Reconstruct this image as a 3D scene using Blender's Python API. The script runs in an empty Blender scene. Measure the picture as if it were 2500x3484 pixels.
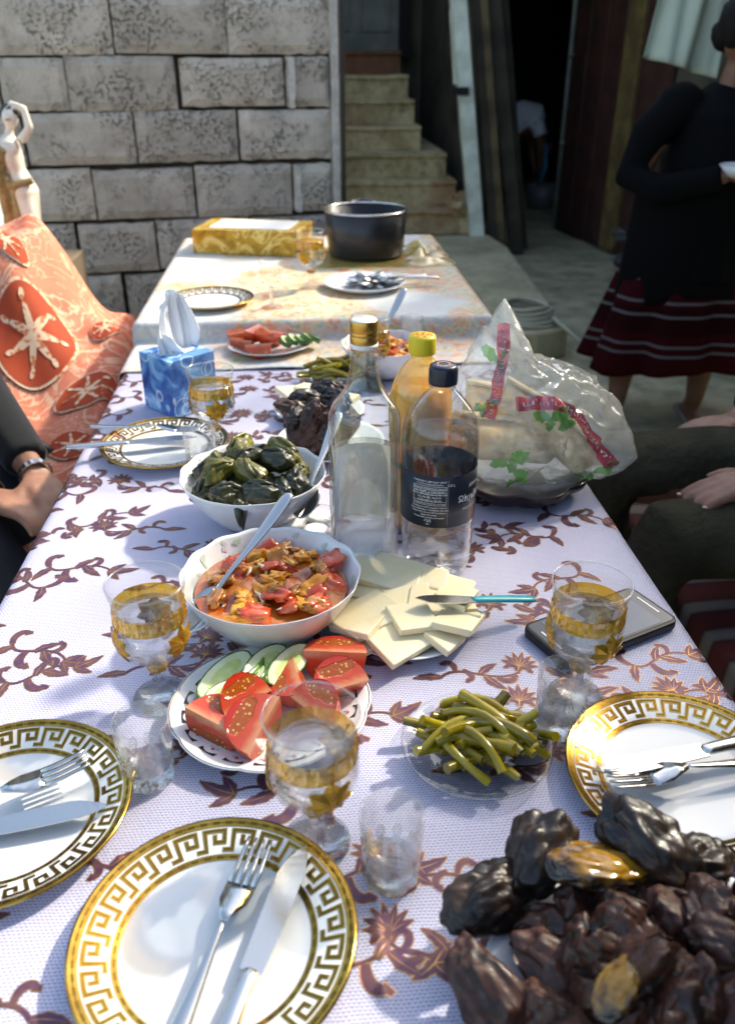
import bpy, bmesh, math, random
from mathutils import Vector, Matrix, noise
from mathutils.geometry import tessellate_polygon
R = math.radians
PI = math.pi
random.seed(11)
scene = bpy.context.scene
col = scene.collection
scene.render.engine = 'CYCLES'

# ---------------------------------------------------------------- camera
cam_d = bpy.data.cameras.new('camera')
cam = bpy.data.objects.new('camera', cam_d)
col.objects.link(cam)
cam.location = (0, 0, 1.35)
cam.rotation_euler = (R(90 - 28.763), 0, R(-4.268))
cam_d.sensor_fit = 'VERTICAL'
cam_d.sensor_height = 36
cam_d.lens = 29.38
cam_d.clip_start = 0.02
cam_d.clip_end = 200
cam_d.dof.use_dof = True
cam_d.dof.focus_distance = 0.98
cam_d.dof.aperture_fstop = 5.2
scene.camera = cam

# ---------------------------------------------------------------- light
SUN_AZ, SUN_EL = 56.0, 39.0
world = bpy.data.worlds.new('World')
scene.world = world
world.use_nodes = True
wn = world.node_tree
sky = wn.nodes.new('ShaderNodeTexSky')
sky.sky_type = 'NISHITA'
sky.sun_disc = False
sky.sun_elevation = R(SUN_EL)
sky.sun_rotation = R(SUN_AZ)
sky.dust_density = 2.5
sky.ozone_density = 0.6
sky.air_density = 0.9
wn.links.new(sky.outputs[0], wn.nodes['Background'].inputs[0])
wn.nodes['Background'].inputs[1].default_value = 0.15
sl = bpy.data.lights.new('sun', 'SUN')
sun = bpy.data.objects.new('sun', sl)
col.objects.link(sun)
sl.energy = 2.3
sl.angle = R(2.5)
sl.color = (1, 0.95, 0.87)
sd = Vector((math.sin(R(SUN_AZ)) * math.cos(R(SUN_EL)), math.cos(R(SUN_AZ)) * math.cos(R(SUN_EL)), math.sin(R(SUN_EL))))
sun.rotation_euler = sd.to_track_quat('Z', 'Y').to_euler()
sun.location = (4, 4, 6)
vs = scene.view_settings
vs.view_transform = 'Standard'
vs.look = 'None'
vs.gamma = 1
vs.use_curve_mapping = False
vs.exposure = 1.58
vs.use_white_balance = True
vs.white_balance_temperature = 7000
vs.white_balance_tint = 5
cy = scene.cycles
cy.use_denoising = True
cy.max_bounces = 14
cy.transparent_max_bounces = 40
cy.transmission_bounces = 12
cy.caustics_reflective = False
cy.caustics_refractive = False
cy.sample_clamp_indirect = 6

# ---------------------------------------------------------------- materials
MATS = {}
def base_mat(name):
    m = bpy.data.materials.new(name)
    m.use_nodes = True
    nt = m.node_tree
    p = nt.nodes['Principled BSDF']
    MATS[name] = m
    return m, nt, p

def rgba(c): return (c[0], c[1], c[2], 1)

def coords(nt, kind='Object', scale=None):
    tc = nt.nodes.new('ShaderNodeTexCoord')
    o = tc.outputs[kind]
    if scale:
        mp = nt.nodes.new('ShaderNodeMapping')
        mp.inputs['Scale'].default_value = scale
        nt.links.new(o, mp.inputs[0])
        o = mp.outputs[0]
    return o

def nz(nt, vec, scale, detail=4, rough=.55, dist=0):
    n = nt.nodes.new('ShaderNodeTexNoise')
    n.inputs['Scale'].default_value = scale
    n.inputs['Detail'].default_value = detail
    n.inputs['Roughness'].default_value = rough
    n.inputs['Distortion'].default_value = dist
    nt.links.new(vec, n.inputs['Vector'])
    return n.outputs['Fac']

def ramp(nt, fac, stops, interp='LINEAR'):
    r = nt.nodes.new('ShaderNodeValToRGB')
    r.color_ramp.interpolation = interp
    els = r.color_ramp.elements
    while len(els) < len(stops): els.new(.5)
    for e, (p, c) in zip(els, stops):
        e.position = p
        e.color = rgba(c) if not isinstance(c, (int, float)) else (c, c, c, 1)
    nt.links.new(fac, r.inputs[0])
    return r.outputs[0]

def mix(nt, fac, a, b, mode='MIX'):
    m = nt.nodes.new('ShaderNodeMix')
    m.data_type = 'RGBA'
    m.blend_type = mode
    for s, v in ((m.inputs[0], fac), (m.inputs[6], a), (m.inputs[7], b)):
        if hasattr(v, 'is_output'): nt.links.new(v, s)
        elif isinstance(v, (int, float)): s.default_value = v
        else: s.default_value = rgba(v)
    return m.outputs[2]

def mth(nt, op, a, b=0, c=None):
    m = nt.nodes.new('ShaderNodeMath')
    m.operation = op
    for i, v in enumerate((a, b) if c is None else (a, b, c)):
        if hasattr(v, 'is_output'): nt.links.new(v, m.inputs[i])
        else: m.inputs[i].default_value = v
    return m.outputs[0]

def bump(nt, p, h, strength=.3, dist=.002):
    b = nt.nodes.new('ShaderNodeBump')
    b.inputs['Strength'].default_value = strength
    b.inputs['Distance'].default_value = dist
    nt.links.new(h, b.inputs['Height'])
    nt.links.new(b.outputs[0], p.inputs['Normal'])

def mat(name, c, rough=.5, metal=0, spec=.5, c2=None, c3=None, ns=20, nd=4, lo=.38, hi=.62, bs=0, bd=.002, bsc=60, sss=0, sssr=(1, .3, .15), sscale=.01, trans=0, ior=1.45, coat=0, rnd=0, kind='Object', sheen=0):
    m, nt, p = base_mat(name)
    p.inputs['Roughness'].default_value = rough
    p.inputs['Metallic'].default_value = metal
    p.inputs['Specular IOR Level'].default_value = spec
    p.inputs['IOR'].default_value = ior
    p.inputs['Transmission Weight'].default_value = trans
    p.inputs['Coat Weight'].default_value = coat
    p.inputs['Coat Roughness'].default_value = .08
    p.inputs['Sheen Weight'].default_value = sheen
    if sss:
        p.inputs['Subsurface Weight'].default_value = sss
        p.inputs['Subsurface Radius'].default_value = sssr
        p.inputs['Subsurface Scale'].default_value = sscale
    vec = coords(nt, kind)
    out = None
    if c2:
        f = nz(nt, vec, ns, nd)
        st = [(lo, c), (hi, c2)] if not c3 else [(lo, c), ((lo + hi) / 2, c2), (hi, c3)]
        out = ramp(nt, f, st)
    if rnd:
        oi = nt.nodes.new('ShaderNodeObjectInfo')
        v = mth(nt, 'MULTIPLY_ADD', oi.outputs['Random'], rnd, 1 - rnd / 2)
        hs = nt.nodes.new('ShaderNodeHueSaturation')
        nt.links.new(v, hs.inputs['Value'])
        if out is not None: nt.links.new(out, hs.inputs['Color'])
        else: hs.inputs['Color'].default_value = rgba(c)
        out = hs.outputs[0]
    if out is not None: nt.links.new(out, p.inputs['Base Color'])
    else: p.inputs['Base Color'].default_value = rgba(c)
    if bs:
        bump(nt, p, nz(nt, vec, bsc, 5, .6), bs, bd)
    return m

def thin_glass(name, tint=(.97, .98, .97), refl=.06, edge=.75, rough=.02, body=None, bodyf=0, power=3.2):
    m = bpy.data.materials.new(name); m.use_nodes = True
    nt = m.node_tree
    nt.nodes.remove(nt.nodes['Principled BSDF'])
    out = nt.nodes['Material Output']
    tr = nt.nodes.new('ShaderNodeBsdfTransparent'); tr.inputs[0].default_value = rgba(tint)
    gl = nt.nodes.new('ShaderNodeBsdfGlossy'); gl.inputs['Roughness'].default_value = rough
    lw = nt.nodes.new('ShaderNodeLayerWeight'); lw.inputs['Blend'].default_value = .5
    f = mth(nt, 'POWER', lw.outputs['Facing'], power)
    f = mth(nt, 'MULTIPLY_ADD', f, edge, refl)
    ms = nt.nodes.new('ShaderNodeMixShader')
    nt.links.new(f, ms.inputs[0])
    src = tr.outputs[0]
    if body:
        df = nt.nodes.new('ShaderNodeBsdfPrincipled')
        df.inputs['Base Color'].default_value = rgba(body); df.inputs['Roughness'].default_value = .25
        tl = nt.nodes.new('ShaderNodeBsdfTranslucent'); tl.inputs[0].default_value = rgba(body)
        m1 = nt.nodes.new('ShaderNodeMixShader'); m1.inputs[0].default_value = .5
        nt.links.new(df.outputs[0], m1.inputs[1]); nt.links.new(tl.outputs[0], m1.inputs[2])
        m2 = nt.nodes.new('ShaderNodeMixShader'); m2.inputs[0].default_value = bodyf
        nt.links.new(tr.outputs[0], m2.inputs[1]); nt.links.new(m1.outputs[0], m2.inputs[2])
        src = m2.outputs[0]
    nt.links.new(src, ms.inputs[1]); nt.links.new(gl.outputs[0], ms.inputs[2])
    nt.links.new(ms.outputs[0], out.inputs[0])
    MATS[name] = m
    return m, nt, ms

def solid_glass(name, tint=(1, 1, 1), ior=1.45, share=.55, rough=0.0):
    m = bpy.data.materials.new(name); m.use_nodes = True
    nt = m.node_tree
    nt.nodes.remove(nt.nodes['Principled BSDF'])
    out = nt.nodes['Material Output']
    tr = nt.nodes.new('ShaderNodeBsdfTransparent'); tr.inputs[0].default_value = rgba(tint)
    g = nt.nodes.new('ShaderNodeBsdfGlass'); g.inputs[0].default_value = rgba(tint)
    g.inputs['IOR'].default_value = ior; g.inputs['Roughness'].default_value = rough
    ms = nt.nodes.new('ShaderNodeMixShader'); ms.inputs[0].default_value = share
    nt.links.new(tr.outputs[0], ms.inputs[1]); nt.links.new(g.outputs[0], ms.inputs[2])
    nt.links.new(ms.outputs[0], out.inputs[0])
    MATS[name] = m
    return m

# ---------------------------------------------------------------- mesh builder
class MB:
    def __init__(s): s.v = []; s.f = []
    def add(s, vs, fs, M=None):
        o = len(s.v)
        s.v += [tuple(M @ Vector(p)) for p in vs] if M else [tuple(p) for p in vs]
        s.f += [[i + o for i in f] for f in fs]
        return s
    def box(s, c, d, M=None):
        x, y, z = d[0] / 2, d[1] / 2, d[2] / 2
        vs = [(c[0] + a * x, c[1] + b * y, c[2] + e * z) for e in (-1, 1) for a, b in ((-1, -1), (1, -1), (1, 1), (-1, 1))]
        return s.add(vs, [(3, 2, 1, 0), (4, 5, 6, 7), (0, 1, 5, 4), (1, 2, 6, 5), (2, 3, 7, 6), (3, 0, 4, 7)], M)
    def lathe(s, prof, n=48, M=None, mod=None, closed=False):
        vs, fs = [], []
        rows = []
        for (r, z) in prof:
            if r < 1e-6:
                rows.append([len(vs)]); vs.append((0, 0, z))
            else:
                ids = []
                for k in range(n):
                    a = 2 * PI * k / n
                    rr, zz = (r, z) if not mod else mod(a, r, z)
                    ids.append(len(vs)); vs.append((rr * math.cos(a), rr * math.sin(a), zz))
                rows.append(ids)
        pairs = list(zip(rows[:-1], rows[1:]))
        if closed: pairs.append((rows[-1], rows[0]))
        for a, b in pairs:
            for k in range(n):
                j = (k + 1) % n
                if len(a) == 1 and len(b) == 1: continue
                if len(a) == 1: fs.append((a[0], b[j], b[k]))
                elif len(b) == 1: fs.append((a[k], a[j], b[0]))
                else: fs.append((a[k], a[j], b[j], b[k]))
        return s.add(vs, fs, M)
    def tube(s, pts, rad, n=8, M=None, cap=True, flat=1.0, up=None):
        pts = [Vector(p) for p in pts]
        if isinstance(rad, (int, float)): rad = [rad] * len(pts)
        vs, fs = [], []
        prev = None
        for i, p in enumerate(pts):
            t = (pts[min(i + 1, len(pts) - 1)] - pts[max(i - 1, 0)])
            t = t.normalized() if t.length > 1e-9 else Vector((0, 0, 1))
            ref = Vector(up) if up else (prev if prev is not None else (Vector((0, 0, 1)) if abs(t.z) < .9 else Vector((1, 0, 0))))
            u = ref - t * ref.dot(t)
            if u.length < 1e-6: u = t.orthogonal()
            u.normalize(); w = t.cross(u); prev = u
            for k in range(n):
                a = 2 * PI * k / n
                vs.append(p + w * math.cos(a) * rad[i] + u * math.sin(a) * rad[i] * flat)
        for i in range(len(pts) - 1):
            for k in range(n):
                j = (k + 1) % n
                fs.append((i * n + k, i * n + j, (i + 1) * n + j, (i + 1) * n + k))
        if cap:
            fs.append(tuple(range(n))[::-1]); fs.append(tuple((len(pts) - 1) * n + k for k in range(n)))
        return s.add(vs, fs, M)
    def blob(s, c, rad, sub=3, amp=0, fr=1, seed=0, M=None, ridge=False, fn=None):
        bm = bmesh.new(); bmesh.ops.create_icosphere(bm, subdivisions=sub, radius=1)
        vs = []
        for v in bm.verts:
            n = v.co.normalized()
            d = 1.0
            if amp:
                q = n * fr + Vector((seed * 3.7, seed * 1.3, seed * 2.1))
                h = noise.fractal(q, .8, 2.0, 3)
                if ridge: h = .5 - abs(h) * 2
                d += amp * h
            p = Vector((n.x * rad[0] * d, n.y * rad[1] * d, n.z * rad[2] * d))
            if fn: p = fn(p, n)
            vs.append(p + Vector(c))
        fs = [[v.index for v in f.verts] for f in bm.faces]
        bm.free()
        return s.add(vs, fs, M)
    def prism(s, poly, z0, z1, M=None):
        n = len(poly)
        vs = [(x, y, z0) for x, y in poly] + [(x, y, z1) for x, y in poly]
        fs = [(i, (i + 1) % n, (i + 1) % n + n, i + n) for i in range(n)]
        fs += [tuple(range(n))[::-1], tuple(range(n, 2 * n))]
        return s.add(vs, fs, M)
    def grid(s, fn, nu, nv, M=None):
        vs = [fn(i / nu, j / nv) for j in range(nv + 1) for i in range(nu + 1)]
        fs = [(j * (nu + 1) + i, j * (nu + 1) + i + 1, (j + 1) * (nu + 1) + i + 1, (j + 1) * (nu + 1) + i) for j in range(nv) for i in range(nu)]
        return s.add(vs, fs, M)
    def mesh(s, name='mesh', smooth=True, angle=None):
        me = bpy.data.meshes.new(name)
        me.from_pydata(s.v, [], s.f)
        if smooth: me.polygons.foreach_set('use_smooth', [True] * len(me.polygons))
        me.update()
        if angle is not None: me.set_sharp_from_angle(angle=R(angle))
        return me
    def build(s, name, m, parent=None, smooth=True, angle=None, bevel=0, solid=0, sub=0, remesh=0, fix=False):
        me = s.mesh(name, smooth, angle)
        if fix:
            bm = bmesh.new(); bm.from_mesh(me); bmesh.ops.recalc_face_normals(bm, faces=bm.faces); bm.to_mesh(me); bm.free()
        return link(name, me, m, parent, bevel, solid, sub, remesh)

def link(name, me, m, parent=None, bevel=0, solid=0, sub=0, remesh=0):
    o = bpy.data.objects.new(name, me)
    col.objects.link(o)
    if m:
        if not len(me.materials): me.materials.append(m)
    if parent: o.parent = parent
    if remesh:
        q = o.modifiers.new('remesh', 'REMESH'); q.mode = 'VOXEL'; q.voxel_size = remesh; q.use_smooth_shade = True
        q = o.modifiers.new('smooth', 'SMOOTH'); q.iterations = 6; q.factor = .5
    if bevel:
        q = o.modifiers.new('bevel', 'BEVEL'); q.width = bevel; q.segments = 2; q.limit_method = 'ANGLE'
    if solid:
        q = o.modifiers.new('solid', 'SOLIDIFY'); q.thickness = solid
    if sub:
        q = o.modifiers.new('sub', 'SUBSURF'); q.levels = sub; q.render_levels = sub
    return o

def tag(o, label, cat, group=None):
    o['label'] = label; o['category'] = cat
    if group: o['group'] = group
    return o

def thing(name, label, cat, loc=(0, 0, 0), rz=0, group=None, rot=None):
    o = bpy.data.objects.new(name, None)
    col.objects.link(o)
    o.empty_display_size = .05
    o.location = loc
    o.rotation_euler = rot if rot else (0, 0, rz)
    return tag(o, label, cat, group)

def struct(o):
    o['kind'] = 'structure'
    return o

def clone(src, parent=None):
    o = src.copy(); col.objects.link(o)
    if parent is not None: o.parent = parent
    for c in [q for q in bpy.data.objects if q.parent == src]:
        clone(c, o)
    return o

def copy_thing(src, label, loc, rz=0, group=None):
    o = clone(src)
    o.location = loc; o.rotation_euler = (0, 0, rz); o['label'] = label
    if group: o['group'] = group
    return o

def MT(loc=(0, 0, 0), rot=(0, 0, 0), sc=(1, 1, 1)):
    from mathutils import Euler
    return Matrix.Translation(loc) @ Euler(rot).to_matrix().to_4x4() @ Matrix.Diagonal((*sc, 1))

def text_mesh(s, size, depth=0, align='CENTER'):
    cu = bpy.data.curves.new('t', 'FONT'); cu.body = s; cu.size = size; cu.align_x = align; cu.resolution_u = 2; cu.extrude = depth
    o = bpy.data.objects.new('t', cu); col.objects.link(o)
    dg = bpy.context.evaluated_depsgraph_get()
    me = bpy.data.meshes.new_from_object(o.evaluated_get(dg))
    vs = [tuple(v.co) for v in me.vertices]; fs = [tuple(p.vertices) for p in me.polygons]
    bpy.data.objects.remove(o); bpy.data.curves.remove(cu); bpy.data.meshes.remove(me)
    return vs, fs

def bez(p0, p1, p2, p3, n=12):
    out = []
    for i in range(n + 1):
        t = i / n; u = 1 - t
        out.append(tuple(u ** 3 * a + 3 * u * u * t * b + 3 * u * t * t * c + t ** 3 * d for a, b, c, d in zip(p0, p1, p2, p3)))
    return out

def sm(a, b, x):
    t = max(0, min(1, (x - a) / (b - a))); return t * t * (3 - 2 * t)
TZ = 0.75     # purple table top
FZ = 0.80     # far table top
# ================================================================ SETTING
# ground
m, nt, p = base_mat('ground_concrete')
v = coords(nt)
n1 = nz(nt, v, .9, 5, .6); n2 = nz(nt, v, 7, 6, .65); n3 = nz(nt, v, 60, 4)
c = ramp(nt, n1, [(.35, (.34, .30, .175)), (.65, (.54, .485, .31))])
c = mix(nt, ramp(nt, n2, [(.42, 0), (.62, .55)]), c, (.13, .115, .075))
nt.links.new(c, p.inputs['Base Color'])
nt.links.new(ramp(nt, n2, [(.4, .85), (.6, .55)]), p.inputs['Roughness'])
bump(nt, p, n3, .35, .003)
G = MB(); G.grid(lambda u, w: (-40 + 80 * u, -20 + 80 * w, 0), 4, 4)
struct(G.build('ground', m))

# low concrete ledge running along the wall towards the stairs
m, nt, p = base_mat('ledge_concrete')
v = coords(nt)
n1 = nz(nt, v, 2.2, 5, .6); n2 = nz(nt, v, 14, 6, .7)
c = ramp(nt, n1, [(.35, (.32, .28, .165)), (.65, (.54, .48, .30))])
c = mix(nt, ramp(nt, n2, [(.5, 0), (.7, .5)]), c, (.12, .10, .06))
nt.links.new(c, p.inputs['Base Color']); p.inputs['Roughness'].default_value = .85
bump(nt, p, n2, .4, .006)
ledge_m = m
L = MB()
poly = [(.18, 3.9), (1.13, 3.93), (1.30, 4.0), (1.44, 6.0), (1.40, 6.46), (.0, 6.46), (.10, 3.9)]
L.prism(poly, 0, .15)
o = L.build('concrete_ledge', ledge_m, smooth=False, bevel=.015)
tag(o, 'low concrete ledge running along the far table up to the stairs', 'ledge')

# stairs -------------------------------------------------------------
m, nt, p = base_mat('stair_stone')
v = coords(nt, 'Object')
n1 = nz(nt, v, 3.5, 5, .65); n2 = nz(nt, v, 16, 6, .7); n4 = nz(nt, v, 1.6, 3)
c = ramp(nt, n1, [(.35, (.37, .285, .14)), (.65, (.64, .535, .30))])
c = mix(nt, ramp(nt, n2, [(.48, 0), (.66, .6)]), c, (.11, .085, .04))
c = mix(nt, ramp(nt, n4, [(.52, 0), (.66, .55)]), c, (.25, .085, .03))
nt.links.new(c, p.inputs['Base Color']); p.inputs['Roughness'].default_value = .85
bump(nt, p, n2, .5, .012)
stone = m
red_stone = mat('red_stair', (.20, .085, .04), .85, c2=(.12, .06, .03), ns=9, bs=.4)
st = thing('staircase', 'worn stone staircase climbing behind the block wall', 'stairs', (0, 6.5, .15))
RX = [1.307, 1.18, 1.13, .955, .93, .90, .86]
RH = .174; TD = .225
for i, rx in enumerate(RX):
    b = MB()
    y0 = i * TD; y1 = 2.4
    n = 14
    x0, x1 = -.4, rx
    top = i * RH + RH; bot = i * RH
    vs, fs = [], []
    for k in range(n + 1):
        x = x0 + (x1 - x0) * k / n
        j = noise.noise(Vector((x * 4, i * 3.1, 0))) * .018
        j2 = noise.noise(Vector((x * 5, i * 3.1, 4))) * .010
        vs += [(x, y0 + j * .5, bot), (x, y0 + .012 + j * .5, top - .03), (x, y0 - .018 + j, top - .022 + j2), (x, y0 - .016 + j, top + j2 - .004), (x, y0 + .006 + j, top + j2), (x, y1, top), (x, y1, bot)]
    for k in range(n):
        for q in range(7):
            a, bb = k * 7 + q, k * 7 + (q + 1) % 7
            fs.append((a, bb, bb + 7, a + 7))
    fs.append(tuple(range(7))[::-1]); fs.append(tuple(n * 7 + q for q in range(7)))
    b.add(vs, fs)
    b.build('step', red_stone if i == 6 else stone, st, smooth=False, fix=True)
rb = MB()
for k in range(9):
    rb.blob((1.22 + random.uniform(-.1, .12), .02 + random.uniform(-.08, .25), .17 + random.uniform(0, .06)), (random.uniform(.04, .09),) * 3, 2, .6, 1.5, k)
rb.build('rubble', stone, st, smooth=False)

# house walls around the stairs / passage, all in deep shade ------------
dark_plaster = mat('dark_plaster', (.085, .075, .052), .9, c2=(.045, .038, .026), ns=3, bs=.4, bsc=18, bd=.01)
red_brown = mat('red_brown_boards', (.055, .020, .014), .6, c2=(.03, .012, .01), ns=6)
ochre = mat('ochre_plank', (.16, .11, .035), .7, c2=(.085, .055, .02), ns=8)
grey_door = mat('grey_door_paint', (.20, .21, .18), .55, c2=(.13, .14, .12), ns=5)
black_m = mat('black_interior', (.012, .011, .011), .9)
hs = thing('house', 'dark plastered house wrapped round the stairs and the passage', 'house', (0, 0, 0))
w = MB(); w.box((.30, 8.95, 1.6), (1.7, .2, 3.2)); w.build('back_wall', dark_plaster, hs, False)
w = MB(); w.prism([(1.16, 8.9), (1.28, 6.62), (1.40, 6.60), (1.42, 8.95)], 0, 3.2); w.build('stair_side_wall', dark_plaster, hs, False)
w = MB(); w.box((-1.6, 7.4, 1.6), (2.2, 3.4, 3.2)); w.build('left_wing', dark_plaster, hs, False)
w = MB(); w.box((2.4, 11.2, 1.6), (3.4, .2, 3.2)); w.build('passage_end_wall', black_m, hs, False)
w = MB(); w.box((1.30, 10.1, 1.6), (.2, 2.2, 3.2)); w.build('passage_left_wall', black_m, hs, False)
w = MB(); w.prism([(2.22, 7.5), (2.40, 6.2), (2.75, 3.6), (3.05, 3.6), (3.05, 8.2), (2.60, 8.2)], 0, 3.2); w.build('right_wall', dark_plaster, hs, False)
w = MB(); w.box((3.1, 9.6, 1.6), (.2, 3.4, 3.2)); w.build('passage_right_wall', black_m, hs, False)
# unseen roof slab over the passage; outline shaped to shade the right-hand side
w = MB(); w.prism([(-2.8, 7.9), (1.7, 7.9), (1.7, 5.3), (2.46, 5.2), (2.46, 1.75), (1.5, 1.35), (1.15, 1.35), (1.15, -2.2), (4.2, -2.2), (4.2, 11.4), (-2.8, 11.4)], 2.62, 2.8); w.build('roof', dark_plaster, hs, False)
w = MB(); w.box((2.55, -2.35, 1.3), (3.4, .2, 2.6)); w.build('added_shade_wall', dark_plaster, hs, False)  # unseen wall added behind the camera to cut front light on the right
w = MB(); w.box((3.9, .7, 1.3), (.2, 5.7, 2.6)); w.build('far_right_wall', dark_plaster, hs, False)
# upper door at the head of the stairs
dr = thing('upper_door', 'pale grey panelled door at the top of the stairs', 'door', (.25, 8.78, 1.37))
w = MB(); w.box((.30, 0, 1.0), (.78, .05, 2.0)); w.build('door_leaf', grey_door, dr, False, bevel=.005)
w = MB()
for x in (.12, .48): w.box((x, -.034, .55), (.26, .02, .8))
w.build('door_panel', grey_door, dr, False, bevel=.006)
w = MB(); w.box((-.14, -.02, 1.0), (.1, .1, 2.1)); w.build('door_frame', black_m, dr, False)
w = MB(); w.box((.74, -.02, 1.0), (.1, .1, 2.1)); w.build('door_frame', black_m, dr, False)
# passage double door, leaf folded back, with ochre edge plank
dl = thing('passage_door', 'dark red wooden double door folded back along the passage', 'door', (0, 0, 0))
def quadwall(mb, a, b, z0, z1, t):
    a = Vector(a); b = Vector(b); d = (b - a).normalized(); nrm = Vector((-d.y, d.x)) * t
    mb.prism([tuple(a), tuple(b), tuple(b + nrm), tuple(a + nrm)], z0, z1)
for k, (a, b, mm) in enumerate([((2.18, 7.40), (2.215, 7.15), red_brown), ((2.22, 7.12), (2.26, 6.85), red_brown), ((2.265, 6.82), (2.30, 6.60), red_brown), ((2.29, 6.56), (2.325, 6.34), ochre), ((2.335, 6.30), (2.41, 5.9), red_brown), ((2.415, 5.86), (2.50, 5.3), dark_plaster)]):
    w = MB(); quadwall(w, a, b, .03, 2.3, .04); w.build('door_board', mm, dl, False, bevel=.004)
w = MB(); w.tube([(2.17, 7.41, .05), (2.16, 7.41, 2.2)], .018, 8); w.build('door_edge_strip', grey_door, dl)
for z in (1.34, .70):
    w = MB(); w.blob((2.155, 7.36, z), (.025, .025, .02), 2); w.build('hinge', grey_door, dl)
# junk at the foot of the door
w = MB()
for k in range(14):
    w.blob((2.33 + random.uniform(-.10, .10), 5.75 + random.uniform(-.35, .25), random.uniform(.04, .25)), (random.uniform(.05, .11), random.uniform(.05, .11), random.uniform(.04, .1)), 2, .5, 1.6, k)
o = w.build('junk_heap', mat('junk', (.06, .055, .05), .5, c2=(.02, .02, .02), ns=14), smooth=False)
tag(o, 'dark heap of clutter at the foot of the ochre door plank', 'clutter')

# white leaning post
post_m = mat('white_post_paint', (.76, .80, .70), .7, c2=(.52, .56, .46), ns=7, nd=6, bs=.3, bsc=30)
t = thing('white_post', 'flaking white painted post leaning beside the stairs', 'post', (1.33, 6.46, 0))
w = MB()
def postpt(z): return (-.145 * z, 0, z)
vs = []
for k in range(11):
    z = .13 + 2.4 * k / 10
    q = postpt(z)
    j = noise.noise(Vector((z * 3, 1, 1))) * .008
    vs += [(q[0] - .055 + j, -.05, z), (q[0] + .05, -.05, z), (q[0] + .05, .05, z), (q[0] - .055 + j, .05, z)]
fs = [(k * 4 + i, k * 4 + (i + 1) % 4, k * 4 + 4 + (i + 1) % 4, k * 4 + 4 + i) for k in range(10) for i in range(4)] + [(3, 2, 1, 0), (40, 41, 42, 43)]
w.add(vs, fs); w.build('shaft', post_m, t, False, bevel=.006)
w = MB(); w.box((-.16 - .05, -.06, 1.12), (.12, .02, .05)); w.build('iron_bracket', black_m, t, False)
w = MB(); w.prism([(-.05, 0), (.02, .02), (.03, .16), (-.02, .32), (-.10, .45)], -.065, -.05, MT((-.19, 0, 1.16), (R(90), 0, 0))); w.build('peeling_paint', post_m, t, False)
# leaning boards
wood = mat('weathered_board', (.13, .095, .045), .8, c2=(.05, .035, .018), ns=5, nd=6, bs=.3, bsc=40)
wood_d = mat('dark_board', (.045, .036, .022), .8, c2=(.02, .016, .01), ns=5)
for k, (bx, by, tx, wd, mm, lab) in enumerate([
        (1.45, 6.40, 1.18, .06, wood_d, 'narrow dark board leaning directly against the white post'),
        (1.50, 6.37, 1.23, .05, wood, 'yellowish weathered board leaning by the white post'),
        (1.62, 6.42, 1.30, .10, wood_d, 'wide dark board leaning, outermost towards the passage'),
        (1.72, 6.60, 1.42, .05, wood_d, 'thin dark lath leaning behind the wide board')]):
    w = MB(); dx = tx - bx
    w.add([(0 - wd / 2, 0, .01), (wd / 2, 0, .01), (wd / 2, .03, .01), (-wd / 2, .03, .01), (dx - wd / 2, .12, 1.9), (dx + wd / 2, .12, 1.9), (dx + wd / 2, .15, 1.9), (dx - wd / 2, .15, 1.9)], [(3, 2, 1, 0), (4, 5, 6, 7), (0, 1, 5, 4), (1, 2, 6, 5), (2, 3, 7, 6), (3, 0, 4, 7)])
    o = w.build('leaning_board', mm, None, False); o.location = (bx, by, 0)
    tag(o, lab, 'board', 'boards leaning by the post')
# hose coil on the ledge end
hose_m = mat('beige_hose', (.42, .40, .30), .5)
t = thing('hose_coil', 'coiled beige hose lying on the end of the ledge', 'hose', (1.12, 4.14, .15))
w = MB()
for k in range(5):
    pts = [(math.cos(a) * (.155 - .012 * k) + .01 * math.sin(3 * k), math.sin(a) * (.15 - .01 * k), .012 + .018 * k + .006 * math.sin(2 * a + k)) for a in [2 * PI * i / 30 for i in range(31)]]
    w.tube(pts, .010, 6, cap=False)
w.build('coil', hose_m, t)
w = MB(); w.tube(bez((.1, -.12, .05), (.35, -.5, -.12), (.2, .1, -.14), (.75, -.35, -.14), 24) + [(1.2, -.55, -.14)], .010, 6); w.build('loose_end', hose_m, t)
w = MB(); w.tube(bez((.12, -.1, .03), (.3, -.3, -.13), (.5, -.15, -.14), (1.3, -.5, -.14), 24), .010, 6); w.build('loose_end', hose_m, t)

# block wall ----------------------------------------------------------
WA = R(9)
m, nt, p = base_mat('pumice_block')
v = coords(nt, 'Generated'); vo = coords(nt, 'Object')
oi = nt.nodes.new('ShaderNodeObjectInfo')
add = nt.nodes.new('ShaderNodeVectorMath'); add.operation = 'ADD'
sc_ = nt.nodes.new('ShaderNodeVectorMath'); sc_.operation = 'SCALE'
cmb = nt.nodes.new('ShaderNodeCombineXYZ')
for i in range(3): nt.links.new(oi.outputs['Random'], cmb.inputs[i])
nt.links.new(cmb.outputs[0], sc_.inputs[0]); sc_.inputs['Scale'].default_value = 37
nt.links.new(vo, add.inputs[0]); nt.links.new(sc_.outputs[0], add.inputs[1])
vv = add.outputs[0]
n1 = nz(nt, vv, 9, 5, .6); n2 = nz(nt, vv, 75, 6, .7); n3 = nz(nt, vv, 6, 2)
pit = mth(nt, 'MULTIPLY', ramp(nt, n2, [(.52, 0), (.62, 1)]), ramp(nt, n3, [(.44, 0), (.62, 1)]))
c = ramp(nt, n1, [(.3, (.45, .40, .335)), (.7, (.64, .58, .495))])
c = mix(nt, mth(nt, 'MULTIPLY', pit, .7), c, (.13, .105, .08))
c = mix(nt, mth(nt, 'MULTIPLY', ramp(nt, nz(nt, vv, 22, 5, .7), [(.52, 0), (.68, 1)]), .4), c, (.18, .14, .105))
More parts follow.
